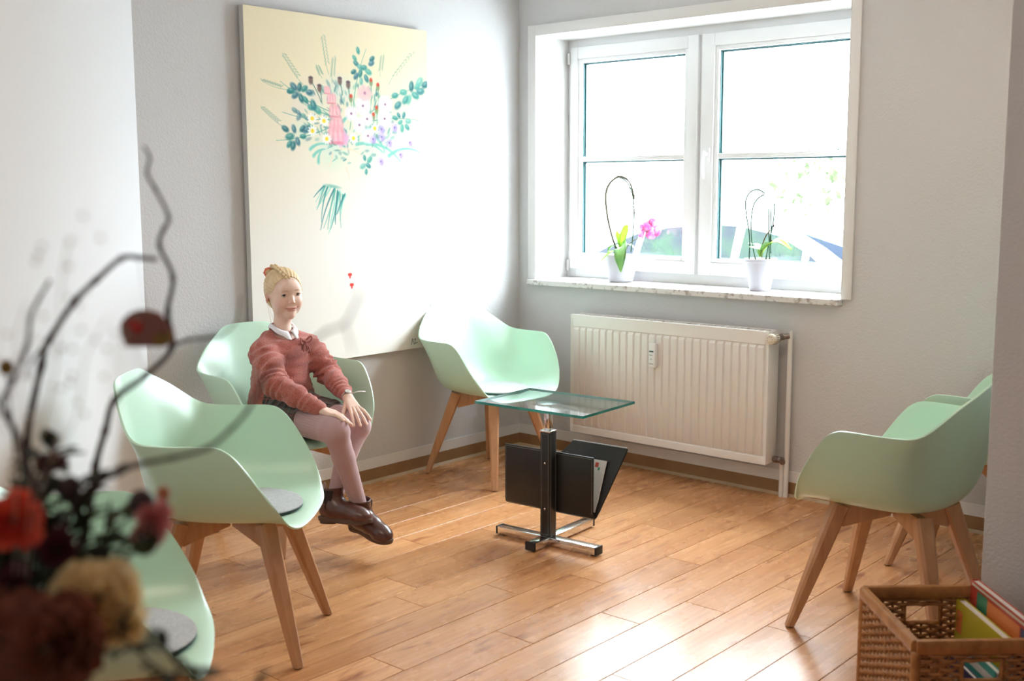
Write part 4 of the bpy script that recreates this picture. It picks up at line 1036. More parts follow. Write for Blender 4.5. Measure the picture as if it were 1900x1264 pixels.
# head
B.ell(hp_(-.010, 0, .026), (.090, .072, .079), .01, 1, HA)
B.ell(hp_(.020, 0, -.030), (.057, .054, .070), .035, 1, HA)
B.ell(hp_(.054, 0, -.084), (.018, .018, .018), .022, 1, HA)
for s in (1, -1):
    B.ell(hp_(.050, .034*s, -.030), (.022, .022, .024), .02, 1, HA)
    B.ell(hp_(.018, .040*s, -.056), (.024, .012, .020), .025, 1, HA)
    B.ell(hp_(.090, .031*s, .006), (.012, .017, .011), .012, -1, HA)
    B.ell(hp_(-.012-.010*(s > 0), .0735*s-.004*(s > 0), -.006), (.014, .0055, .027), .005, 1, (unit(hf+hu*.2), unit(hl+hf*(-.45*s)), hu)); B.ell(hp_(-.002, .0765*s, -.004), (.008, .005, .016), .003, -1, HA)
B.ell(hp_(.074, 0, .030), (.014, .040, .022), .02, 1, HA)
B.chain([hp_(.077, 0, .008), hp_(.086, 0, -.012), hp_(.0925, 0, -.0235)], [.0055, .0062, .0074], .010)
for s in (1, -1):
    B.ell(hp_(.0855, .0082*s, -.0280), (.008, .0055, .0052), .004, 1, HA); B.ell(hp_(.0905, .0055*s, -.0330), (.004, .0028, .0028), .002, -1, HA)
B.ell(hp_(.0745, 0, -.0525), (.008, .023, .0045), .006, 1, HA); B.ell(hp_(.0745, 0, -.0600), (.008, .018, .0048), .005, 1, HA)
B.ell(hp_(.0830, 0, -.0562), (.0055, .023, .0012), .002, -1, HA)
for s in (1, -1): B.ell(hp_(.074, .0265*s, -.0530), (.006, .004, .003), .004, -1, HA)
# hands
def hand(wr, kn_c, side, tips, thumb, wid=.0125, up_=(0, 0, 1)):
    """wr wrist, kn_c middle of the knuckle row, side vector across the knuckles (towards the little finger), tips 4 finger tip points"""
    wr = np.array(wr); kc = np.array(kn_c); side = unit(side); up_ = np.array(up_, float)
    for i in range(4):
        kx = kc + side*wid*(i-1.5); B.cone(wr+side*.0065*(i-1.5), kx, .0125, .0085, .008)
        tp = np.array(tips[i]); L = n_(tp-kx); d = (tp-kx)/L; m1 = kx + d*L*.42 + up_*.007; m2 = kx + d*L*.74 + up_*.0055
        B.chain([kx, m1, m2, tp], [.0078, .0070, .0064, .0056], .0022)
    t0 = wr + (kc-wr)*.25 - side*.012; B.chain([t0, thumb[0], thumb[1]], [.0105, .0085, .0066], .004)
# right hand lies along the right knee pointing forward and inward
kn_ = J['knR']; kR = kn_+np.array((-.046, .018, .060)); sdR = unit((.35, -.92, -.10))
hand(J['wrR'], kR, sdR, [kn_+.060*unit(v) for v in ((.38, .90, .30), (.62, .66, .42), (.74, .36, .56), (.62, .02, .76))], [kR+np.array((-.012, .030, -.012)), kR+np.array((.010, .046, -.030))])
# left hand hangs over the left knee, fingers spread
kn_ = J['knL']; kL = kn_+np.array((-.022, -.002, .069)); sdL = unit((.25, .96, .0))
hand(J['wrL'], kL, sdL, [kn_+.060*unit(v) for v in ((.55, -.84, .16), (.84, -.54, .16), (.98, -.12, .22), (.84, .34, .46))], [kL+np.array((-.020, -.038, -.018)), kL+np.array((-.006, -.054, -.044))])
body, P = B.mesh('person', M['skin'], None)
tag(body, 'blonde child in a rose sweater sitting on an armchair, hands on crossed knees', 'person')
C = np.tile(np.array([.84, .60, .49]), (len(P), 1))
def dots(c, r_, col, a_):
    global C
    d = np.clip(1-n_(P-c, axis=1)/r_, 0, 1)[:, None]*a_; C = C*(1-d)+np.array(col)*d
def lq(P_): q_ = (P_-HC)/HS; return q_@hf, q_@hl, q_@hu
f_, l_, u_ = lq(P)
for s in (1, -1): dots(hp_(.062, .042*s, -.030), .034, (.82, .36, .29), .45); dots(hp_(-.010, .078*s, -.008), .03, (.85, .36, .28), .45)
dots(hp_(.095, 0, -.026), .016, (.85, .42, .34), .5)
lip = (f_ > .06) & (((l_/.0260)**2+((u_+.0562-.0022*(l_/.024)**2)/.0070)**2) < 1); C[lip] = C[lip]*.35+np.array([.58, .20, .18])*.65
ml = (f_ > .06) & (np.abs(l_) < .025) & (np.abs(u_+.0562-.003*(l_/.024)**2) < .0013); C[ml] = np.array([.46, .17, .15])
nos = (f_ > .082) & ((np.abs(np.abs(l_)-.0056) < .003) & (np.abs(u_+.0340) < .0026)); C[nos] *= .45
for k in (kR, kL): dots(k, .035, (.86, .45, .36), .3)
setcol(body, C)
def onface(l__, u__, off=.0):
    """front surface of the head at (l, u)"""
    l__ = float(l__); u__ = float(u__); sel = (np.abs(l_-l__) < .0045) & (np.abs(u_-u__) < .0045) & (f_ > 0)
    return hp_(float(f_[sel].max() if sel.any() else .07)+off, l__, u__)
# eyes
M['eye_white'] = mat('eye_white', (.80, .76, .74), .2); M['iris'] = mat('grey_blue_iris', (.10, .14, .17), .15); M['pupil'] = mat('pupil', (.01, .01, .01), .1); M['lash'] = mat('light_brown_lash', (.20, .12, .08), .7); M['brow'] = mat('pale_brow', (.55, .38, .24), .8)
gz = unit(np.array((0, 0, 1.40))-HC)
for s in (1, -1):
    c0 = onface(.0300*s, .005, -.0100)
    e = obj('eye', MB().ball(c0, .0108, 20, 14), M['eye_white'], body, smooth=True)
    g_ = unit(gz*.55+hf*.45)
    ux = unit(np.cross(g_, hu)); uy = np.cross(ux, g_)
    def disc(r_, off, m_, nm):
        rings = [[V(c0+g_*(math.sqrt(max(.0108**2-(r_*q_)**2, 0))+off)+ux*(r_*q_*math.cos(2*PI*k/20))+uy*(r_*q_*math.sin(2*PI*k/20))) for k in range(20)] for q_ in (1, .6, .05)]
        return obj(nm, MB().loft(rings), m_, e, smooth=True)
    disc(.0062, .0003, M['iris'], 'iris'); disc(.0030, .0006, M['pupil'], 'pupil')
    # upper and lower lids follow the eyeball
    for sg, el, th_ in ((1, .0056, .0020), (-1, -.0064, .0014)):
        pts = []
        for k in range(9):
            t = -1+k/4.; l__ = .0305*s+t*.0125; z_ = .005+el*(1-t*t*.95)+(-.0005 if sg > 0 else .0)
            dd = math.sqrt(max((.0119**2-(t*.0104)**2-(z_-.005)**2), .000012)); pts.append(c0+hf*dd+hl*(t*.0132)+hu*(z_-.005))
        ld = obj('eyelid', MB().tube(pts, [.0012]+[th_]*7+[.0012], 8), M['skin_plain'] if 'skin_plain' in M else M.setdefault('skin_plain', mat('lid_skin', (.76, .49, .39), .5, sss=.2)), body, smooth=True)
        if sg > 0: obj('lashes', MB().tube([p+hf*.0018-hu*.0009 for p in pts], [.0003]+[.0008]*7+[.0004], 5), M['lash'], body, smooth=True)
    bp = [onface((.014+.0055*k)*s, .0215+.004*math.sin(k/5*PI)-.0003*k*k*.5, .0002) for k in range(6)]
    obj('eyebrow', MB().tube(smoothpath(bp, 3), [.0010]*2+[.0015]*10+[.0008]*4, 6, flat=.6), M['brow'], body, smooth=True)

# hair: tight cap combed back, braid over the crown, small knot with an orange tie
Hh = SDF(HC-.16, HC+.16, .0020)
Hh.ell(hp_(-.014, 0, .030), (.0935, .0765, .084), .01, 1, HA); Hh.ell(hp_(-.035, 0, -.02), (.055, .060, .062), .03, 1, HA)
Hh.cut(hp_(.064, 0, .064), unit(hf*.86-hu*.50))      # hairline above the forehead
Hh.cut(hp_(.030, 0, .0), unit(hf*.94+hu*-.35))
for s in (1, -1): Hh.ell(hp_(.012, .085*s, -.030), (.036, .030, .044), .006, -1, HA)
Hh.comb(lambda X, Y, Z: -((X-HC[0])*hu[0]+(Y-HC[1])*hu[1]+(Z-HC[2])*hu[2]+.070)+0*X, HC-.16, HC+.16, .004, -1) if False else Hh.cut(hp_(-.05, 0, -.066), -hu)
def strands(X, Y, Z):
    f2 = (X-HC[0])*hf[0]+(Y-HC[1])*hf[1]+(Z-HC[2])*hf[2]; l2 = (X-HC[0])*hl[0]+(Y-HC[1])*hl[1]+(Z-HC[2])*hl[2]; u2 = (X-HC[0])*hu[0]+(Y-HC[1])*hu[1]+(Z-HC[2])*hu[2]
    an_ = np.arctan2(l2, u2-.0+.02); return .0009*np.sin(an_*46+f2*60)+.0006*np.sin(an_*97-f2*90)
Hh.displace(strands)
hr, HP = Hh.mesh('hair', M['hair'], body, 'pale blonde hair combed back tightly')
mb = MB()
for i in range(11):      # braid from the forehead's right side over the crown to the back
    t = i/10; a = R(62)-R(98)*t
    base = hp_(.088*math.sin(a)*.92-.014, -.030*math.sin(PI*t*.9)-.004, .030+.088*math.cos(a))
    for s in (1, -1):
        c_ = base+hl*(.007*s); mb.tube([c_+hf*.008, c_+hu*.004, c_-hf*.010-hl*(.006*s)], [.003, .0072, .003], 8)
obj('braid', mb, M['hair'], hr, smooth=True)
kn0 = hp_(-.066, -.040, .090)
mb = MB(); mb.ball(kn0, (.017, .019, .017), 14, 10)
for k in range(5): a = k*1.26; mb.tube([kn0+hl*(.012*math.cos(a))+hu*(.012*math.sin(a)), kn0-hf*.014+hl*(.016*math.cos(a+.8))+hu*(.016*math.sin(a+.8))], [.006, .002], 7)
obj('bun', mb, M['hair'], hr, smooth=True)
M['coral'] = mat('coral_hair_tie', (.80, .22, .13), .7)
tp = [kn0+hf*.006+hl*(.0165*math.cos(2*PI*k/14))+hu*(.0165*math.sin(2*PI*k/14)+.0) for k in range(15)]
obj('hair_tie', MB().tube(tp, [.0045+.0012*(k % 2) for k in range(15)], 8), M['coral'], hr, smooth=True, label='coral hair tie')
mb = MB()
for pts in ([hp_(.058, -.030, .078), hp_(.052, -.062, .045), hp_(.030, -.078, .010), hp_(-.008, -.082, -.02)], [hp_(.062, -.020, .080), hp_(.050, -.060, .055), hp_(.012, -.080, .030), hp_(-.030, -.078, .012)],
            [hp_(-.004, -.074, -.03), hp_(0, -.066, -.065), hp_(-.004, -.056, -.105), hp_(.002, -.050, -.135)], [hp_(-.02, -.072, -.03), hp_(-.018, -.066, -.075), hp_(-.022, -.058, -.12)], [hp_(.070, .012, .072), hp_(.068, .045, .050), hp_(.045, .066, .010)]):
    mb.tube(smoothpath(pts, 5), .0006, 5)
obj('loose_strand', mb, M['hair'], hr, smooth=True)

# sweater
lo2, hi2 = (-3.86, 2.56, .49), (-3.30, 3.06, .87)
W = SDF(lo2, hi2, .0028)
W.chain([J['pel']+(-.020, 0, .018), J['wai']+(-.012, 0, 0), J['che']], [.112, .106, .098], .03)
W.cone(J['pel']+(-.012, -.045, .022), J['pel']+(-.012, .045, .022), .098, .098, .03); W.cone(J['wai']+(.012, -.03, 0), J['wai']+(.012, .03, 0), .080, .080, .03)
W.cone(J['che']+(0, -.05, .005), J['che']+(0, .05, .005), .082, .082, .03); W.cone(J['shR']+(0, .020, -.004), J['shL']+(0, -.020, -.004), .050, .050, .03); W.cone(J['neck']+(-.012, -.03, -.028), J['neck']+(-.012, .03, -.028), .040, .040, .03)
W.cut((0, 0, .492), (0, 0, -1))
for s, sg in (('R', -1), ('L', 1)):
    sh, el, wr = J['sh'+s], J['el'+s], J['wr'+s]
    W.cone(sh+np.array((0, .008*sg, -.012)), sh+(el-sh)*.45, .052, .053, .02)      # puffed upper sleeve
    W.chain([sh+(el-sh)*.3, el, el+(wr-el)*.45, el+(wr-el)*(.86 if s == 'R' else .74)], [.056, .047, .040, .034], .02)
    e_ = .97 if s == 'R' else .86; cu = el+(wr-el)*(e_-.10); W.cone(cu, el+(wr-el)*e_, .031, .028, .004)
def wr_f(X, Y, Z):
    d = 0*X+0*Y+0*Z
    d = d + .0030*np.sin(52*Z+22*Y+6*np.sin(30*X+4*Y)) * np.clip((Z-.50)*4, 0, 1) + .0018*np.sin(88*X-60*Z+40*Y) + .0012*np.sin(170*Z+60*X)
    return d
W.displace(wr_f)
# creases round the elbows and cuffs
def creases(p, q, peaks):
    d = q-p; L_ = n_(d); d = d/L_; b1 = unit(np.cross(d, (0, 0, 1))); b2 = np.cross(d, b1)
    def f(X, Y, Z):
        x, y, z = X-p[0], Y-p[1], Z-p[2]; t = x*d[0]+y*d[1]+z*d[2]; u = x*b1[0]+y*b1[1]+z*b1[2]; v = x*b2[0]+y*b2[1]+z*b2[2]
        rr = np.sqrt(u*u+v*v); msk = np.clip((.085-rr)/.02, 0, 1)*np.clip((t+.02)/.02, 0, 1)*np.clip((L_+.01-t)/.02, 0, 1); an = np.arctan2(v, u); out = 0
        for t0, wd, amp, fr, ph in peaks: out = out + amp*np.exp(-((t-t0)/wd)**2)*np.sin(fr*(t-t0)+ph+1.1*np.sin(an+ph)+.5*np.sin(2*an))
        return out*msk
    W.displace(f)
for s, sg in (('R', -1), ('L', 1)):
    sh, el, wr = J['sh'+s], J['el'+s], J['wr'+s]; La = n_(el-sh); Lb = n_(wr-el)
    creases(sh, el, [(La*.95, .05, .0050, 230, .4), (La*.25, .04, .0035, 150, 1.3+sg)])
    creases(el, wr, [(.01, .04, .0050, 230, 1.9), (Lb*.70, .035, .0028, 260, .5)])
for z_, a_ in ((.578, .006), (.602, .004)):
    W.chain([np.array((-3.72+.105*math.cos(t), 2.79+.115*math.sin(t), z_+.008*math.sin(3*t))) for t in (-1.5, -.9, -.3, .3, .9, 1.5)], [.001, a_, a_, a_, a_, .001], .010, -1)
# neckline opening
W.ell(J['neck']+np.array((.022, 0, .000)), (.056, .050, .036), .006, -1, (unit((1, 0, -.60)), np.array((0, 1, 0)), unit((.60, 0, 1))))
sw, SP = W.mesh('sweater', M['wool'], body, 'dusty rose wool sweater with puffed sleeves')
nc = J['neck']+np.array((.014, 0, -.006)); a1_ = np.array(unit((1, 0, -.62))); 
ring = [nc+a1_*(.060*math.cos(t))+np.array((0, .056*math.sin(t), .004*math.cos(2*t))) for t in np.linspace(0, 2*PI, 29)]
obj('neckband', MB().tube(ring, [.0062+.0008*(k % 2) for k in range(29)], 8, caps=False), M['wool'], sw, smooth=True)
# knitted bow on the left of the neckline
bc = np.array((-3.622, 2.842, .792)); mb = MB()
for (dx, dy, dz, r_) in ((.006, -.014, .008, .011), (.004, .016, .012, .012)):
    c_ = bc+np.array((dx, dy, dz)); mb.tube(smoothpath([bc, c_+(.004, dy*.6, .010), c_+(.006, dy*.9, -.002), c_+(.002, dy*.4, -.012), bc], 4), .0042, 7)
for dy, L in ((-.012, .050), (.012, .040), (.004, .034)): mb.tube([bc, bc+np.array((.010, dy, -L*.5)), bc+np.array((.010, dy*1.6, -L))], [.004, .0042, .003], 7)
mb.ball(bc+np.array((.006, 0, 0)), .0075, 10, 8); obj('bow', mb, M['wool'], sw, smooth=True)
# white shirt collar: two pointed wings lying over the neckband
def wing(sg):
    rings = []
    for k in range(13):
        t = k/12; a = -2.7+2.55*t      # from the nape round to the front
        ca = math.cos(a); sa = -sg*math.sin(a); dz = -.026*max(0, ca)
        top = J['neck']+np.array((.040*ca+.004, .042*sa, .030+dz))
        w_ = .020+.016*max(0, t-.45)/.55
        outv = np.array((ca, sa, -.55-.35*max(0, ca))); outv = outv/n_(outv)
        out = top+outv*(w_+(.010 if k >= 11 else 0)); mid = top+outv*(w_*.45)+np.array((0, 0, .007))
        rings.append([top, mid, out, out-np.array((0, 0, .0022)), mid-np.array((0, 0, .0030)), top-np.array((.001, 0, .002))])
    return MB().loft([[V(p) for p in r_] for r_ in rings])
cl1 = obj('collar', wing(1), M['cotton'], body, smooth=True, label='white shirt collar'); obj('collar', wing(-1), M['cotton'], body, smooth=True, label='white shirt collar')

# plaid skirt
def plaid():
    m_ = mat('grey_brown_plaid', (.09, .085, .08), .9, bump=(300, .3, .002)); t = m_.node_tree; b = t.nodes['Principled BSDF']; co = t.nodes.new('ShaderNodeTexCoord')
    sp = t.nodes.new('ShaderNodeSeparateXYZ'); link(m_, co.outputs['Object'], sp.inputs[0]); last = None
    col = None
    for k, (ax, fr_, ph, cc, wd) in enumerate((('X', 150, 0, (.20, .18, .16), .55), ('Z', 150, .7, (.20, .18, .16), .55), ('X', 150, 2.4, (.33, .12, .10), .93), ('Z', 150, 2.9, (.33, .12, .10), .93))):
        m1 = t.nodes.new('ShaderNodeMath'); m1.operation = 'MULTIPLY_ADD'; m1.inputs[1].default_value = fr_; m1.inputs[2].default_value = ph; link(m_, sp.outputs[ax], m1.inputs[0])
        s1 = t.nodes.new('ShaderNodeMath'); s1.operation = 'SINE'; link(m_, m1.outputs[0], s1.inputs[0])
        g1 = t.nodes.new('ShaderNodeMath'); g1.operation = 'GREATER_THAN'; g1.inputs[1].default_value = wd; link(m_, s1.outputs[0], g1.inputs[0])
        sc = t.nodes.new('ShaderNodeMath'); sc.operation = 'MULTIPLY'; sc.inputs[1].default_value = .55; link(m_, g1.outputs[0], sc.inputs[0])
        x = t.nodes.new('ShaderNodeMix'); x.data_type = 'RGBA'; link(m_, sc.outputs[0], x.inputs[0]); x.inputs[7].default_value = (*cc, 1)
        if col is None: x.inputs[6].default_value = (.060, .058, .060, 1)
        else: link(m_, col, x.inputs[6])
        col = x.outputs[2]
    link(m_, col, b.inputs['Base Color']); return m_
M['plaid'] = plaid()
K = SDF((-3.86, 2.60, .42), (-3.34, 2.99, .66), .0028)
K.cone(J['pel']+(0, -.04, .02), J['pel']+(0, .04, .02), .096, .096, .03)
for s, sg in (('R', -1), ('L', 1)):
    hi_, kn = J['hi'+s], J['kn'+s]; K.chain([hi_, hi_+(kn-hi_)*.52+np.array((0, .004*sg, .002))], [.078, .068], .02)
K.cone(J['hiR']+(.02, .05, .012), J['hiR']+(.20, .06, .004), .062, .050, .03)
K.displace(lambda X, Y, Z: .0022*np.sin(90*Y+30*X)+.0014*np.sin(120*X+60*Z)+0*Z)
dk = unit((.97, -.12, .20)); K.cut(J['hiR']+(J['knR']-J['hiR'])*.50, dk)
K.comb(lambda X, Y, Z: (.4475-Z)+0*X+0*Y, (-3.9, 2.5, .38), (-3.3, 3.1, .70), .004, -1) if False else K.cut((0, 0, .438), (0, 0, -1))
sk, _ = K.mesh('skirt', M['plaid'], body, 'dark plaid skirt')

# ribbed tights
T_ = SDF((-3.64, 2.62, .13), (-3.17, 2.97, .60), .0026)
angs = []
for s in 'RL':
    hip, kn, an = J['hi'+s], J['kn'+s], J['an'+s]; md = kn+(an-kn)*.35+np.array((-.012, 0, 0)); h2 = hip+(kn-hip)*.28
    T_.chain([h2, kn-(kn-h2)*.12], [.0655, .0535], .012); T_.chain([kn-(kn-h2)*.12, kn+np.array((-.004, 0, -.010))], [.0535, .0465], .012)
    T_.chain([kn+np.array((-.004, 0, -.012)), md, an-(an-kn)*0+np.array((0, 0, -.015))], [.0470, .0425, .0285], .012)
    T_.ell(kn+np.array((.006, 0, .004)), (.044, .043, .047), .015)
def legattr(P_):
    global ribm
    ribm = np.ones(len(P_), np.float32)
    out = np.zeros(len(P_), np.float32); best = np.full(len(P_), 1e9)
    for s in 'RL':
        hip, kn, an = J['hi'+s], J['kn'+s], J['an'+s]
        for p, q in ((hip, kn), (kn, an)):
            d = q-p; L2_ = (d*d).sum(); t = np.clip(((P_-p)@d)/L2_, 0, 1); c_ = p+t[:, None]*d; v_ = P_-c_; ds = n_(v_, axis=1)
            uu_ = unit(np.cross(d, (0, 1, 0))); ww = unit(np.cross(d, uu_)); a = np.arctan2(v_@ww, v_@uu_)
            sel = ds < best; best[sel] = ds[sel]; out[sel] = a[sel]
    for s in 'RL': ribm = np.minimum(ribm, np.clip((n_(P_-J['kn'+s], axis=1)-.055)/.05, 0, 1))
    return out
M['tights'] = mat('mauve_ribbed_knit', (.50, .32, .325), .9, sheen=.3)
tg, TP = T_.mesh('tights', M['tights'], body, 'mauve ribbed tights')
at = tg.data.attributes.new('rib', 'FLOAT', 'POINT'); at.data.foreach_set('value', legattr(TP).astype(np.float32)); at2 = tg.data.attributes.new('ribmask', 'FLOAT', 'POINT'); at2.data.foreach_set('value', ribm.astype(np.float32))
m_ = M['tights']; an_ = node(m_, 'ShaderNodeAttribute'); an_.attribute_name = 'rib'; mu = node(m_, 'ShaderNodeMath'); mu.operation = 'MULTIPLY'; mu.inputs[1].default_value = 34; link(m_, an_.outputs['Fac'], mu.inputs[0])
si_ = node(m_, 'ShaderNodeMath'); si_.operation = 'SINE'; link(m_, mu.outputs[0], si_.inputs[0]); bu = node(m_, 'ShaderNodeBump'); am_ = node(m_, 'ShaderNodeAttribute'); am_.attribute_name = 'ribmask'; m5 = node(m_, 'ShaderNodeMath'); m5.operation = 'MULTIPLY'; m5.inputs[1].default_value = .30; link(m_, am_.outputs['Fac'], m5.inputs[0]); link(m_, m5.outputs[0], bu.inputs['Strength']); bu.inputs['Distance'].default_value = .002
link(m_, si_.outputs[0], bu.inputs['Height']); link(m_, bu.outputs[0], m_.node_tree.nodes['Principled BSDF'].inputs['Normal'])

# ankle boots
M['boot'] = mat('brown_boot_leather', (.085, .030, .022), .32, bump=(120, .12, .001), noise=(16, (.13, .045, .032), .4, .7), coat=.25)
M['elastic'] = mat('dark_elastic', (.030, .014, .012), .85); M['sole'] = mat('brown_rubber_sole', (.11, .060, .042), .6); M['tab'] = mat('pale_pull_tab', (.55, .38, .33), .6)
def boot(an, dr, up_, label):
    dr = unit(dr); lat = unit(np.cross(up_, dr)); up_ = np.cross(dr, lat); AX = (dr, lat, up_)
    o = np.array(an)+up_*(-.088)     # ground point below the ankle
    G = lambda f_, l_, u_: o+dr*(f_*(1.15 if f_ > 0 else 1.0))+lat*l_+up_*u_
    b_ = SDF(o-.20, o+.21, .0024)
    b_.chain([G(-.006, 0, .118), G(-.004, 0, .070), G(0, 0, .040)], [.0415, .040, .040], .015)
    b_.chain([G(-.028, 0, .036), G(.02, 0, .038)], [.033, .038], .02); b_.chain([G(.015, 0, .042), G(.060, 0, .034), G(.105, 0, .024), G(.124, 0, .020)], [.040, .0355, .0315, .027], .02)
    b_.ell(G(.105, 0, .020), (.044, .036, .026), .015, 1, AX)
    b_.cut(G(0, 0, .006), -up_); b_.cut(G(0, 0, .120), unit(up_*1+dr*-.12))
    b_.cone(G(-.006, 0, .135), G(-.005, 0, .095), .035, .034, .003, -1)
    bt, _ = b_.mesh('boot', M['boot'], body, label)
    out = []
    for k in range(40):
        t = 2*PI*k/40; c_, s_ = math.cos(t), math.sin(t); wd = .036 if c_ > 0 else .0335
        x = .045+.104*c_; wdt = wd*(1-.14*math.exp(-((x-.04)/.03)**2)); out.append((x, wdt*(abs(s_)**.8)*(1 if s_ > 0 else -1)))
    rings = []
    for u_, g_ in ((-.010, .96), (-.008, 1.03), (.004, 1.06), (.009, 1.04), (.010, .95)):
        rings.append([V(G(.045+(x-.045)*g_, y*g_, u_+(.010*max(0, (x-.10)/.05)**2))) for x, y in out])
    so = obj('sole', MB().loft(rings), M['sole'], bt, smooth='auto', label='brown rubber sole')
    rings = []
    for u_, g_ in ((-.018, .92), (-.009, .98)): rings.append([V(G(-.022+.034*math.cos(2*PI*k/16)*g_, .031*math.sin(2*PI*k/16)*g_, u_)) for k in range(16)])
    obj('heel', MB().loft(rings), M['sole'], bt, smooth='auto')
    for sg in (1, -1):
        # elastic side panel, slightly proud of the leather
        rr = []
        for u_, w_ in ((.112, .020), (.085, .019), (.060, .015), (.040, .006)):
            y = .0440 if u_ > .05 else .0450
            rr.append([V(G(-.004-w_, sg*(y-.003), u_)), V(G(-.004, sg*(y+.0012), u_)), V(G(-.004+w_, sg*(y-.003), u_)), V(G(-.004+w_, sg*(y-.010), u_)), V(G(-.004-w_, sg*(y-.010), u_))])
        obj('elastic_panel', MB().loft(rr), M['elastic'], bt, smooth=True, label='dark elastic side panel')
    obj('pull_tab', MB().tube(smoothpath([G(-.046, 0, .108), G(-.052, 0, .130), G(-.044, 0, .136), G(-.040, 0, .112)], 4), .0055, 8, flat=.35, upv=dr), M['tab'], bt, smooth=True, label='pale pull tab')
boot(J['anR'], (.90, .02, -.17), unit((.10, -.08, 1)), 'brown leather ankle boot on the right foot')
boot(J['anL'], (.93, .27, .03), unit((-.04, .16, 1)), 'brown leather ankle boot on the left foot')

# wristwatch on the left wrist and the ribbon end behind it
wv = unit(J['wrL']-J['elL']); wc = J['wrL']-wv*.010; s1 = unit(np.cross(wv, (0, 0, 1))); s2 = np.cross(s1, wv)
ring = [wc+s1*(.0225*math.cos(t))+s2*(.0205*math.sin(t)) for t in np.linspace(0, 2*PI, 25)]
M['strap'] = mat('beige_watch_strap', (.42, .30, .26), .6, bump=(200, .3, .002)); 
wt = obj('wristwatch', MB().tube(ring, .0060, 8, caps=False, flat=.45, upv=s1), M['strap'], body, smooth=True, label='wristwatch with a beige strap')
obj('dial', MB().loft([[V(wc+s2*h_+wv*(r_*math.cos(2*PI*k/18))+s1*(r_*math.sin(2*PI*k/18))) for k in range(18)] for r_, h_ in ((.0125, .019), (.0130, .025), (.0110, .027))]), M['steel'], wt, smooth='auto')
rb = wc+s1*.0; obj('strap_end', MB().tube([wc+np.array((.004, .020, .012)), wc+np.array((.020, .042, .018)), wc+np.array((.034, .066, .016))], [.0045, .0055, .0050], 8, flat=.35, upv=(0, 0, 1)), mat('white_ribbon', (.80, .76, .76), .7), wt, smooth=True, label='white loose strap end')
# ------------------------------------------------------------------ foreground bouquet in a vase on the counter, close to the camera
def at(px, py, d):
    """point at distance d along the view axis through a photo pixel"""
    return EYE + (fw + rt2*((px-950)/2090.9) - up2*((py-632)/2090.9))*d
M['dark_wood'] = mat('dark_counter', (.20, .12, .07), .4); M['vase'] = mat('dark_glazed_vase', (.05, .04, .035), .25)
M['twig'] = mat('dark_brown_twig', (.060, .035, .030), .8, bump=(80, .5, .003)); M['twig_pale'] = mat('pale_dry_grass', (.62, .50, .38), .9)
M['darkleaf'] = mat('dark_green_leaf', (.012, .020, .008), .6, noise=(20, (.03, .045, .014), .4, .7)); M['midleaf'] = mat('grey_green_leaf', (.045, .06, .022), .6, noise=(20, (.09, .12, .05), .4, .7))
M['petal_red'] = mat('orange_red_petal', (.88, .13, .06), .6, noise=(30, (.72, .05, .035), .4, .7)); M['petal_cream'] = mat('apricot_cream_petal', (.97, .76, .40), .65, noise=(30, (.98, .82, .52), .4, .7))
M['petal_wine'] = mat('burgundy_petal', (.085, .008, .016), .6); M['petal_pink'] = mat('dusty_pink_petal', (.70, .20, .20), .6, noise=(25, (.75, .38, .36), .4, .6)); M['petal_rust'] = mat('rust_brown_petal', (.26, .075, .040), .7, noise=(25, (.40, .14, .075), .4, .7))
def petalize(m_, k=.5):
    t = m_.node_tree; b = t.nodes['Principled BSDF']; o_ = next(n for n in t.nodes if n.type == 'OUTPUT_MATERIAL'); tr = t.nodes.new('ShaderNodeBsdfTranslucent'); x = t.nodes.new('ShaderNodeMixShader'); x.inputs[0].default_value = k
    if b.inputs['Base Color'].is_linked: t.links.new(b.inputs['Base Color'].links[0].from_socket, tr.inputs[0])
    else: tr.inputs[0].default_value = b.inputs['Base Color'].default_value
    t.links.new(b.outputs[0], x.inputs[1]); t.links.new(tr.outputs[0], x.inputs[2]); t.links.new(x.outputs[0], o_.inputs[0])
petalize(M['petal_cream'], .65)
for k_ in ('petal_red', 'petal_wine', 'petal_pink', 'petal_rust', 'pink', 'leaf_light', 'midleaf'): petalize(M[k_])
M['felt_brown'] = mat('brown_felt', (.30, .125, .095), .95, bump=(200, .5, .003)); M['felt_red'] = mat('red_felt', (.55, .02, .02), .95); M['felt_gold'] = mat('ochre_felt', (.26, .15, .04), .95)
VB = at(40, 1500, 1.0); VB.z = .80
struct('counter_base', MB().box((VB.x-.32, VB.y-.35, 0), (VB.x+.12, VB.y+.20, .78)), M['wall_white'], label='counter below the bouquet')
struct('counter_top', MB().bbox((VB.x-.34, VB.y-.37, .78), (VB.x+.14, VB.y+.22, .80), .003), M['dark_wood'], label='wooden counter top under the bouquet')
vs_ = thing('vase', 'dark vase holding the blurred autumn bouquet at the bottom left', 'vase', VB)
obj('body', MB().lathe([(.045, 0), (.060, .01), (.070, .06), (.055, .12), (.042, .155), (.050, .170), (.046, .170), (.038, .155), (.045, .10), (.04, .02), (.002, .015)], VB, 32), M['vase'], vs_, smooth=True)
NECK = VB + V((0, 0, .165))
def stem_to(p, m_=None, r_=.0016, bend=.03):
    p = V(p); c_ = NECK + V((random.uniform(-.018, .018), random.uniform(-.018, .018), 0)); b0 = V((VB.x+(c_.x-NECK.x)*.5, VB.y+(c_.y-NECK.y)*.5, VB.z+.025))
    mid = c_.lerp(p, .5) + V((random.uniform(-1, 1)*bend*.4, random.uniform(-1, 1)*bend*.4, bend*.4))
    return MB().tube(smoothpath([b0, c_, mid, p], 5), r_, 6)
GB = 'stems of the bouquet in the foreground'
random.seed(12)
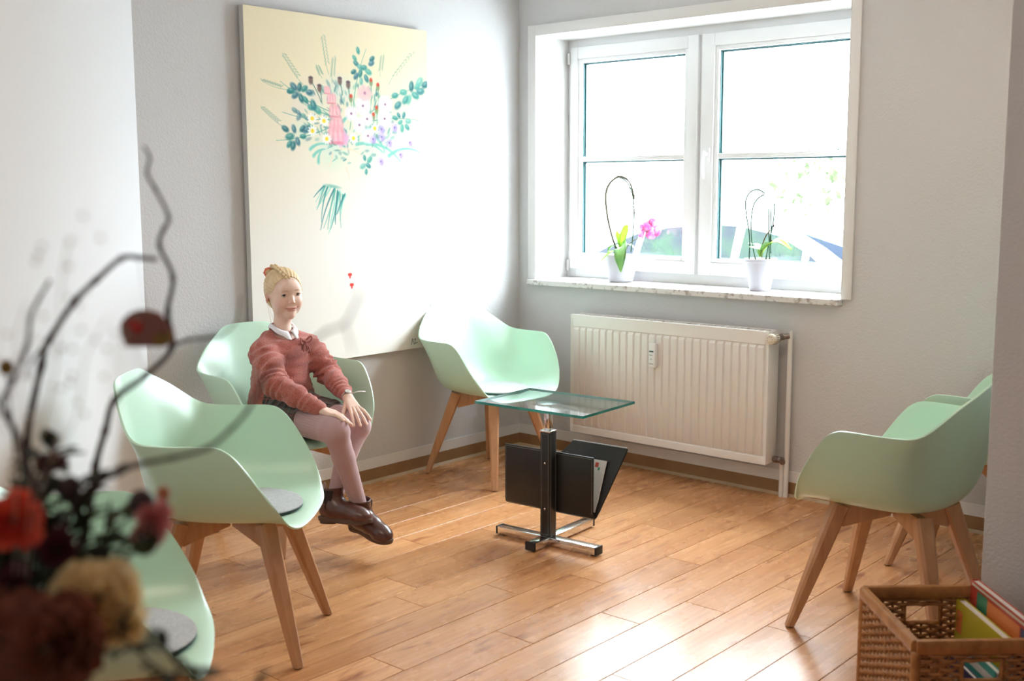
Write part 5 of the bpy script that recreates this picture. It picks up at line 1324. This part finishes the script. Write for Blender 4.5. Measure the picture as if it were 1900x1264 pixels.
def branch(name, label, paths, cat_='branch', m_=None):
    t = thing(name, label, cat_, NECK, GB)
    for k, (pts, r0, r1) in enumerate(paths):
        P = [at(*p) for p in pts]
        if k == 0: P = [V((VB.x, VB.y, VB.z+.03)), NECK + V((.006*len(label) % .02 - .01, .004, 0))] + P
        sp = smoothpath(P, 6); n = len(sp); rr = [1.2*(r0+(r1-r0)*i/(n-1)) for i in range(n)]
        for i in range(6, n, 6): rr[i] *= 1.35
        obj('twig' if k else 'stem', MB().tube(sp, rr, 7), m_ or M['twig'], t, smooth=True)
    return t
D0 = .98
b1_ = branch('forked_branch', 'tall crooked bare branch that bends over towards the hanging hedgehog ornament', [([(60, 1020, 1.0), (49, 831, 1.0), (77, 677, 1.0), (90, 633, 1.0), (139, 559, 1.0), (178, 520, 1.0), (226, 479, 1.0), (258, 478, 1.0), (291, 481, 1.0)], .0030, .0016), ([(90, 633, 1.0), (60, 668, .98), (48, 700, .97)], .0012, .0008)])
b2_ = branch('forked_branch', 'long branch rising in front of the near armchair up past the painting corner', [([(150, 1010, 1.02), (177, 865, 1.04), (195, 800, 1.05), (213, 741, 1.05), (270, 697, 1.05), (319, 645, 1.06), (311, 579, 1.06), (321, 515, 1.06), (296, 456, 1.06), (304, 425, 1.06), (313, 402, 1.06), (288, 350, 1.07), (273, 322, 1.08), (278, 292, 1.08), (268, 273, 1.09)], .0030, .0010),
    ([(322, 641, 1.06), (350, 631, 1.06), (372, 628, 1.07), (406, 625, 1.08)], .0016, .0010), ([(406, 625, 1.08), (437, 600, 1.12), (447, 548, 1.16)], .0008, .0004)])
b3_ = branch('forked_branch', 'short bare branch at the far left of the bouquet', [([(80, 1000, .94), (44, 842, .92), (12, 770, .90), (3, 746, .90), (26, 703, .90), (49, 646, .90), (57, 590, .90), (72, 555, .90), (93, 520, .90)], .0026, .0010)])
b4_ = branch('forked_branch', 'low branch curving right across the near armchair', [([(120, 980, .94), (170, 905, .92), (221, 878, .90), (257, 862, .90), (320, 850, .90), (386, 831, .90), (430, 795, .91), (458, 764, .92), (478, 730, .93), (500, 690, .86), (560, 650, .79), (605, 615, .74), (640, 600, .72), (668, 545, .70)], .0024, .0005), ([(640, 600, .72), (648, 628, .715), (654, 655, .71)], .0005, .0003)])
# dark leaf on it
def bleaf(parent, pts, wd, m_, nm='leaf'): return obj(nm, leafmesh(MB(), [at(*p) for p in pts], wd, .2, (0, 0, 1)), m_, parent, smooth=True)
bleaf(b4_, [(182, 886, .92), (205, 872, .90), (232, 868, .90), (259, 862, .90)], [.003, .008, .009, .003], M['darkleaf'])
bleaf(b4_, [(150, 892, .93), (175, 880, .92), (205, 884, .91)], [.003, .006, .002], M['darkleaf'])

# hanging hedgehog ornament: felt dome with a pointed snout
oc = at(272, 613, 1.0)
orn = thing('felt_ornament', 'brown felt hedgehog ornament with a red heart, hanging from a thread', 'ornament', oc)
def flat_shape(pts, d0, th_):
    """pts in units of photo pixels around the centre, at its own distance, with real thickness"""
    k = 1.06/2090.9
    a = [oc + rt2*(x*k) + up2*(-y*k) - fw*th_/2 for x, y in pts]; b = [p + fw*th_ for p in a]; return MB().loft([a, b])
dome = [(-44, -13), (-38, -22), (-27, -31), (-10, -36), (6, -36), (22, -31), (33, -20), (38, -6), (46, 2), (49, 8), (44, 16), (36, 26), (30, 29), (-34, 29), (-42, 12), (-45, -2)]
obj('felt_body', flat_shape(dome, 0, .006), M['felt_brown'], orn, bevel=.001)
obj('snout', flat_shape([(12, 8), (34, 2), (48, 6), (47, 13), (36, 25), (28, 28), (14, 27)], 0, .0075), M['felt_gold'], orn, bevel=.0008, label='ochre felt face')
obj('heart', flat_shape([(-16, -18), (-8, -16), (-4, -8), (-8, 2), (-14, 6), (-26, -2), (-32, -12), (-28, -18), (-22, -18)], 0, .0085), M['felt_red'], orn, bevel=.0008, label='red felt heart')
obj('eye', MB().ball(oc + rt2*(30/2090.9) - up2*(6/2090.9) - fw*.005, .0014, 8, 6), M['rubber'], orn)
th0 = at(258, 478, 1.0)
obj('thread', MB().tube([th0, oc + up2*(35/2090.9) - rt2*(2/2090.9)], .0005, 5), M['paper'], orn, label='pale hanging thread')

def ruffle(c, nrm, r_, layers, m_, t, seed, nm='petal', k0=9, wide=.42):
    """carnation-like head: layers of ruffled petals, each its own mesh"""
    random.seed(seed); nrm = V(nrm).normalized(); a = nrm.orthogonal().normalized(); b = nrm.cross(a)
    for L in range(layers):
        f_ = 1-.8*L/layers; tilt = .15+1.15*L/layers
        for i in range(max(4, int(k0*f_))):
            t_ = 2*PI*(i+.5*L)/max(4, int(k0*f_))+random.uniform(-.2, .2); d = a*math.cos(t_)+b*math.sin(t_); s = nrm.cross(d)
            rad = r_*f_*random.uniform(.78, 1.18); vs = []; nu, nv = 5, 7
            for iu in range(nu):
                u = .12+.88*iu/(nu-1)
                for iv in range(nv):
                    w_ = (iv/(nv-1)-.5)*2; ww = r_*wide*(.35+.65*u)*f_
                    hgt = r_*(.55*tilt*u+.20*L/layers)+.15*r_*u*u*math.sin(w_*11+seed+i*1.7)+.05*r_*math.sin(w_*23+i)
                    vs.append(V(c)+d*(rad*u*(1-.12*w_*w_)*math.cos(tilt*.75))+s*(ww*w_)+nrm*hgt+V((random.uniform(-1, 1), random.uniform(-1, 1), random.uniform(-1, 1)))*(.035*r_))
            fs = [(x*nv+y, x*nv+y+1, (x+1)*nv+y+1, (x+1)*nv+y) for x in range(nu-1) for y in range(nv-1)]
            obj(nm, MB().add(vs, fs), m_, t, smooth=True)
def flower(name, label, px, py, d, r_, m_, nrm, layers=4, seed=1, cat_='flower', k0=9, wide=.42):
    c = at(px, py, d); t = thing(name, label, cat_, c, GB)
    obj('stem', stem_to(c-V(nrm).normalized()*r_*.35), M['darkleaf'], t, smooth=True)
    obj('calyx', MB().ball(c-V(nrm).normalized()*r_*.12, r_*.28, 10, 6), M['darkleaf'], t, smooth=True)
    ruffle(c-V(nrm).normalized()*r_*.2, nrm, r_, layers, m_, t, seed, k0=k0, wide=wide); return t
tocam = -fw
flower('carnation', 'large cream apricot carnation, blurred, in front of the nearest grey seat pad', 182, 1112, .86, .036, M['petal_cream'], tocam+V((.3, .2, .5)), 5, 3, k0=11)
flower('carnation', 'smaller cream bloom below the large cream carnation', 232, 1160, .86, .017, M['petal_cream'], tocam+V((.5, 0, .1)), 4, 8)
flower('carnation', 'orange red carnation cut by the left edge of the picture', 22, 965, .84, .024, M['petal_red'], tocam+V((.2, .1, .4)), 5, 4, k0=11)
flower('carnation', 'dusty pink nodding bloom right of the bouquet', 284, 975, .90, .021, M['petal_pink'], rt2*.9-up2*.2-fw*.5, 4, 5)
flower('scabiosa', 'small burgundy flower head highest among the dark blooms', 92, 856, .92, .013, M['petal_wine'], up2+tocam*.5, 4, 6, k0=10)
flower('scabiosa', 'burgundy flower head in the middle of the bouquet', 106, 1018, .86, .016, M['petal_wine'], tocam+up2*.4, 4, 7, k0=10)
flower('scabiosa', 'burgundy flower head low at the left edge', 20, 1085, .88, .016, M['petal_wine'], tocam+up2*.3, 4, 17, k0=10)
flower('hydrangea', 'large rust brown bloom filling the bottom left corner', 92, 1205, .82, .046, M['petal_rust'], tocam+up2*.3, 6, 9, k0=14, wide=.34)
flower('hydrangea', 'second rust brown bloom at the bottom left edge', 0, 1170, .86, .036, M['petal_rust'], tocam+up2*.3, 5, 19, k0=12, wide=.34)
# seed heads and small buds
for k, (px, py, d, r_, m_, lab) in enumerate(((262, 935, .92, .0105, M['twig'], 'dark round seed head above the dusty pink bloom'), (12, 682, .95, .006, M['felt_gold'], 'small ochre bud at the left edge beside the bare branches'),
        (303, 916, .98, .0058, mat('orange_bud', (.72, .26, .12), .6), 'tiny orange bud in front of the armchair'), (268, 1000, .90, .012, M['darkleaf'], 'dark green bud under the dusty pink bloom'), (130, 905, .93, .009, M['twig'], 'small dark seed head beside the burgundy flower'))):
    c = at(px, py, d); t = thing('seed_head', lab, 'seed head', c, GB)
    obj('head', MB().ball(c, (r_, r_, r_*1.15), 12, 8), m_, t, smooth=True); obj('stem', stem_to(c, r_=.0009), M['twig'], t, smooth=True)
# leafy sprigs: each has a stem and separate leaves
def sprig(label, pts, n, size, m_, seed, spread=1.0):
    random.seed(seed); t = thing('leafy_sprig', label, 'foliage', NECK, GB); P = [V((VB.x, VB.y, VB.z+.03)), NECK]+[at(*p) for p in pts]; sp = smoothpath(P, 8)
    obj('stem', MB().tube(sp, .0013, 6), M['darkleaf'], t, smooth=True)
    for i in range(n):
        q_ = sp[int(len(sp)*(.35+.64*i/n))]; d = V((random.uniform(-1, 1), random.uniform(-1, 1), random.uniform(-.5, 1))).normalized()
        L = size*random.uniform(.7, 1.2); obj('leaf', leafmesh(MB(), [q_, q_+d*L*.5, q_+d*L+V((0, 0, -.15*L))], [.001, L*.26*spread, .001], .2, (0, 0, 1)), m_, t, smooth=True)
for k, (lab, pts, n, sz, m_) in enumerate((
    ('dark leafy sprig behind the burgundy flower', [(70, 1000, .95), (88, 880, .97), (100, 830, 1.0)], 20, .034, M['darkleaf']),
    ('dark leafy sprig between the red and cream blooms', [(70, 1090, .92), (60, 1000, .94), (40, 930, .96)], 24, .038, M['darkleaf']),
    ('grey green sprig in the middle of the bouquet', [(110, 1060, .93), (140, 960, .95), (150, 890, .97)], 24, .034, M['midleaf']),
    ('grey green sprig leaning right towards the pink bloom', [(150, 1060, .91), (210, 1000, .91), (245, 950, .92)], 12, .026, M['midleaf']),
    ('dark sprig leaning right below the pink bloom', [(170, 1080, .92), (230, 1040, .91), (262, 1010, .90)], 9, .024, M['darkleaf']),
    ('dark leaves hanging out to the right at the bottom edge', [(190, 1180, .86), (290, 1240, .84), (345, 1262, .83), (420, 1275, .82), (490, 1280, .82)], 20, .024, M['darkleaf']),
    ('dark leaves in front of the near chair seat', [(200, 1160, .88), (290, 1190, .87), (330, 1235, .86)], 12, .018, M['darkleaf']),
    ('dark leaves in the shade under the cream carnation', [(130, 1180, .90), (190, 1200, .90), (215, 1225, .9)], 12, .030, M['darkleaf']),
    ('dark foliage at the left edge between the blooms', [(20, 1120, .92), (6, 1040, .93), (0, 1000, .94)], 22, .038, M['darkleaf']),
    ('olive foliage above the rust brown bloom', [(70, 1130, .90), (100, 1090, .90), (130, 1060, .9)], 20, .034, M['midleaf']),
    ('dark leaf spray rising left of the burgundy flower', [(40, 1040, .93), (60, 940, .93), (66, 880, .94)], 22, .032, M['darkleaf']),
    ('broad dark leaves low between the rust and cream blooms', [(100, 1180, .93), (140, 1110, .93), (150, 1050, .93)], 22, .036, M['darkleaf']),
    ('dark spray in the middle behind the dusty pink bloom', [(150, 1080, .95), (190, 1000, .96), (205, 930, .97)], 18, .030, M['midleaf']))):
    sprig(lab, pts, n, sz, m_, 30+k)
# faint dry grasses with tiny pale seeds
for k, (lab, pts) in enumerate((('faint pale dry grass reaching up the white wall', [(60, 900, .80), (100, 700, .72), (115, 520, .68), (130, 440, .66)]), ('faint pale dry grass leaning right over the white wall', [(80, 900, .80), (140, 780, .72), (160, 660, .68), (200, 590, .66)]),
        ('faint pale dry grass at the left edge', [(30, 900, .80), (40, 760, .74), (30, 640, .70), (50, 560, .68)]))):
    t = thing('dry_grass', lab, 'dried grass', NECK, GB); sp = smoothpath([V((VB.x, VB.y, VB.z+.03)), NECK]+[at(*p) for p in pts], 8)
    obj('stem', MB().tube(sp, .0004, 5), M['twig_pale'], t, smooth=True); random.seed(50+k)
    for i in range(16):
        q_ = sp[int(len(sp)*(.5+.49*i/16))]+V((random.uniform(-1, 1), random.uniform(-1, 1), random.uniform(-1, 1)))*.020
        obj('seed', MB().ball(q_, .0016, 6, 4), M['twig_pale'], t)
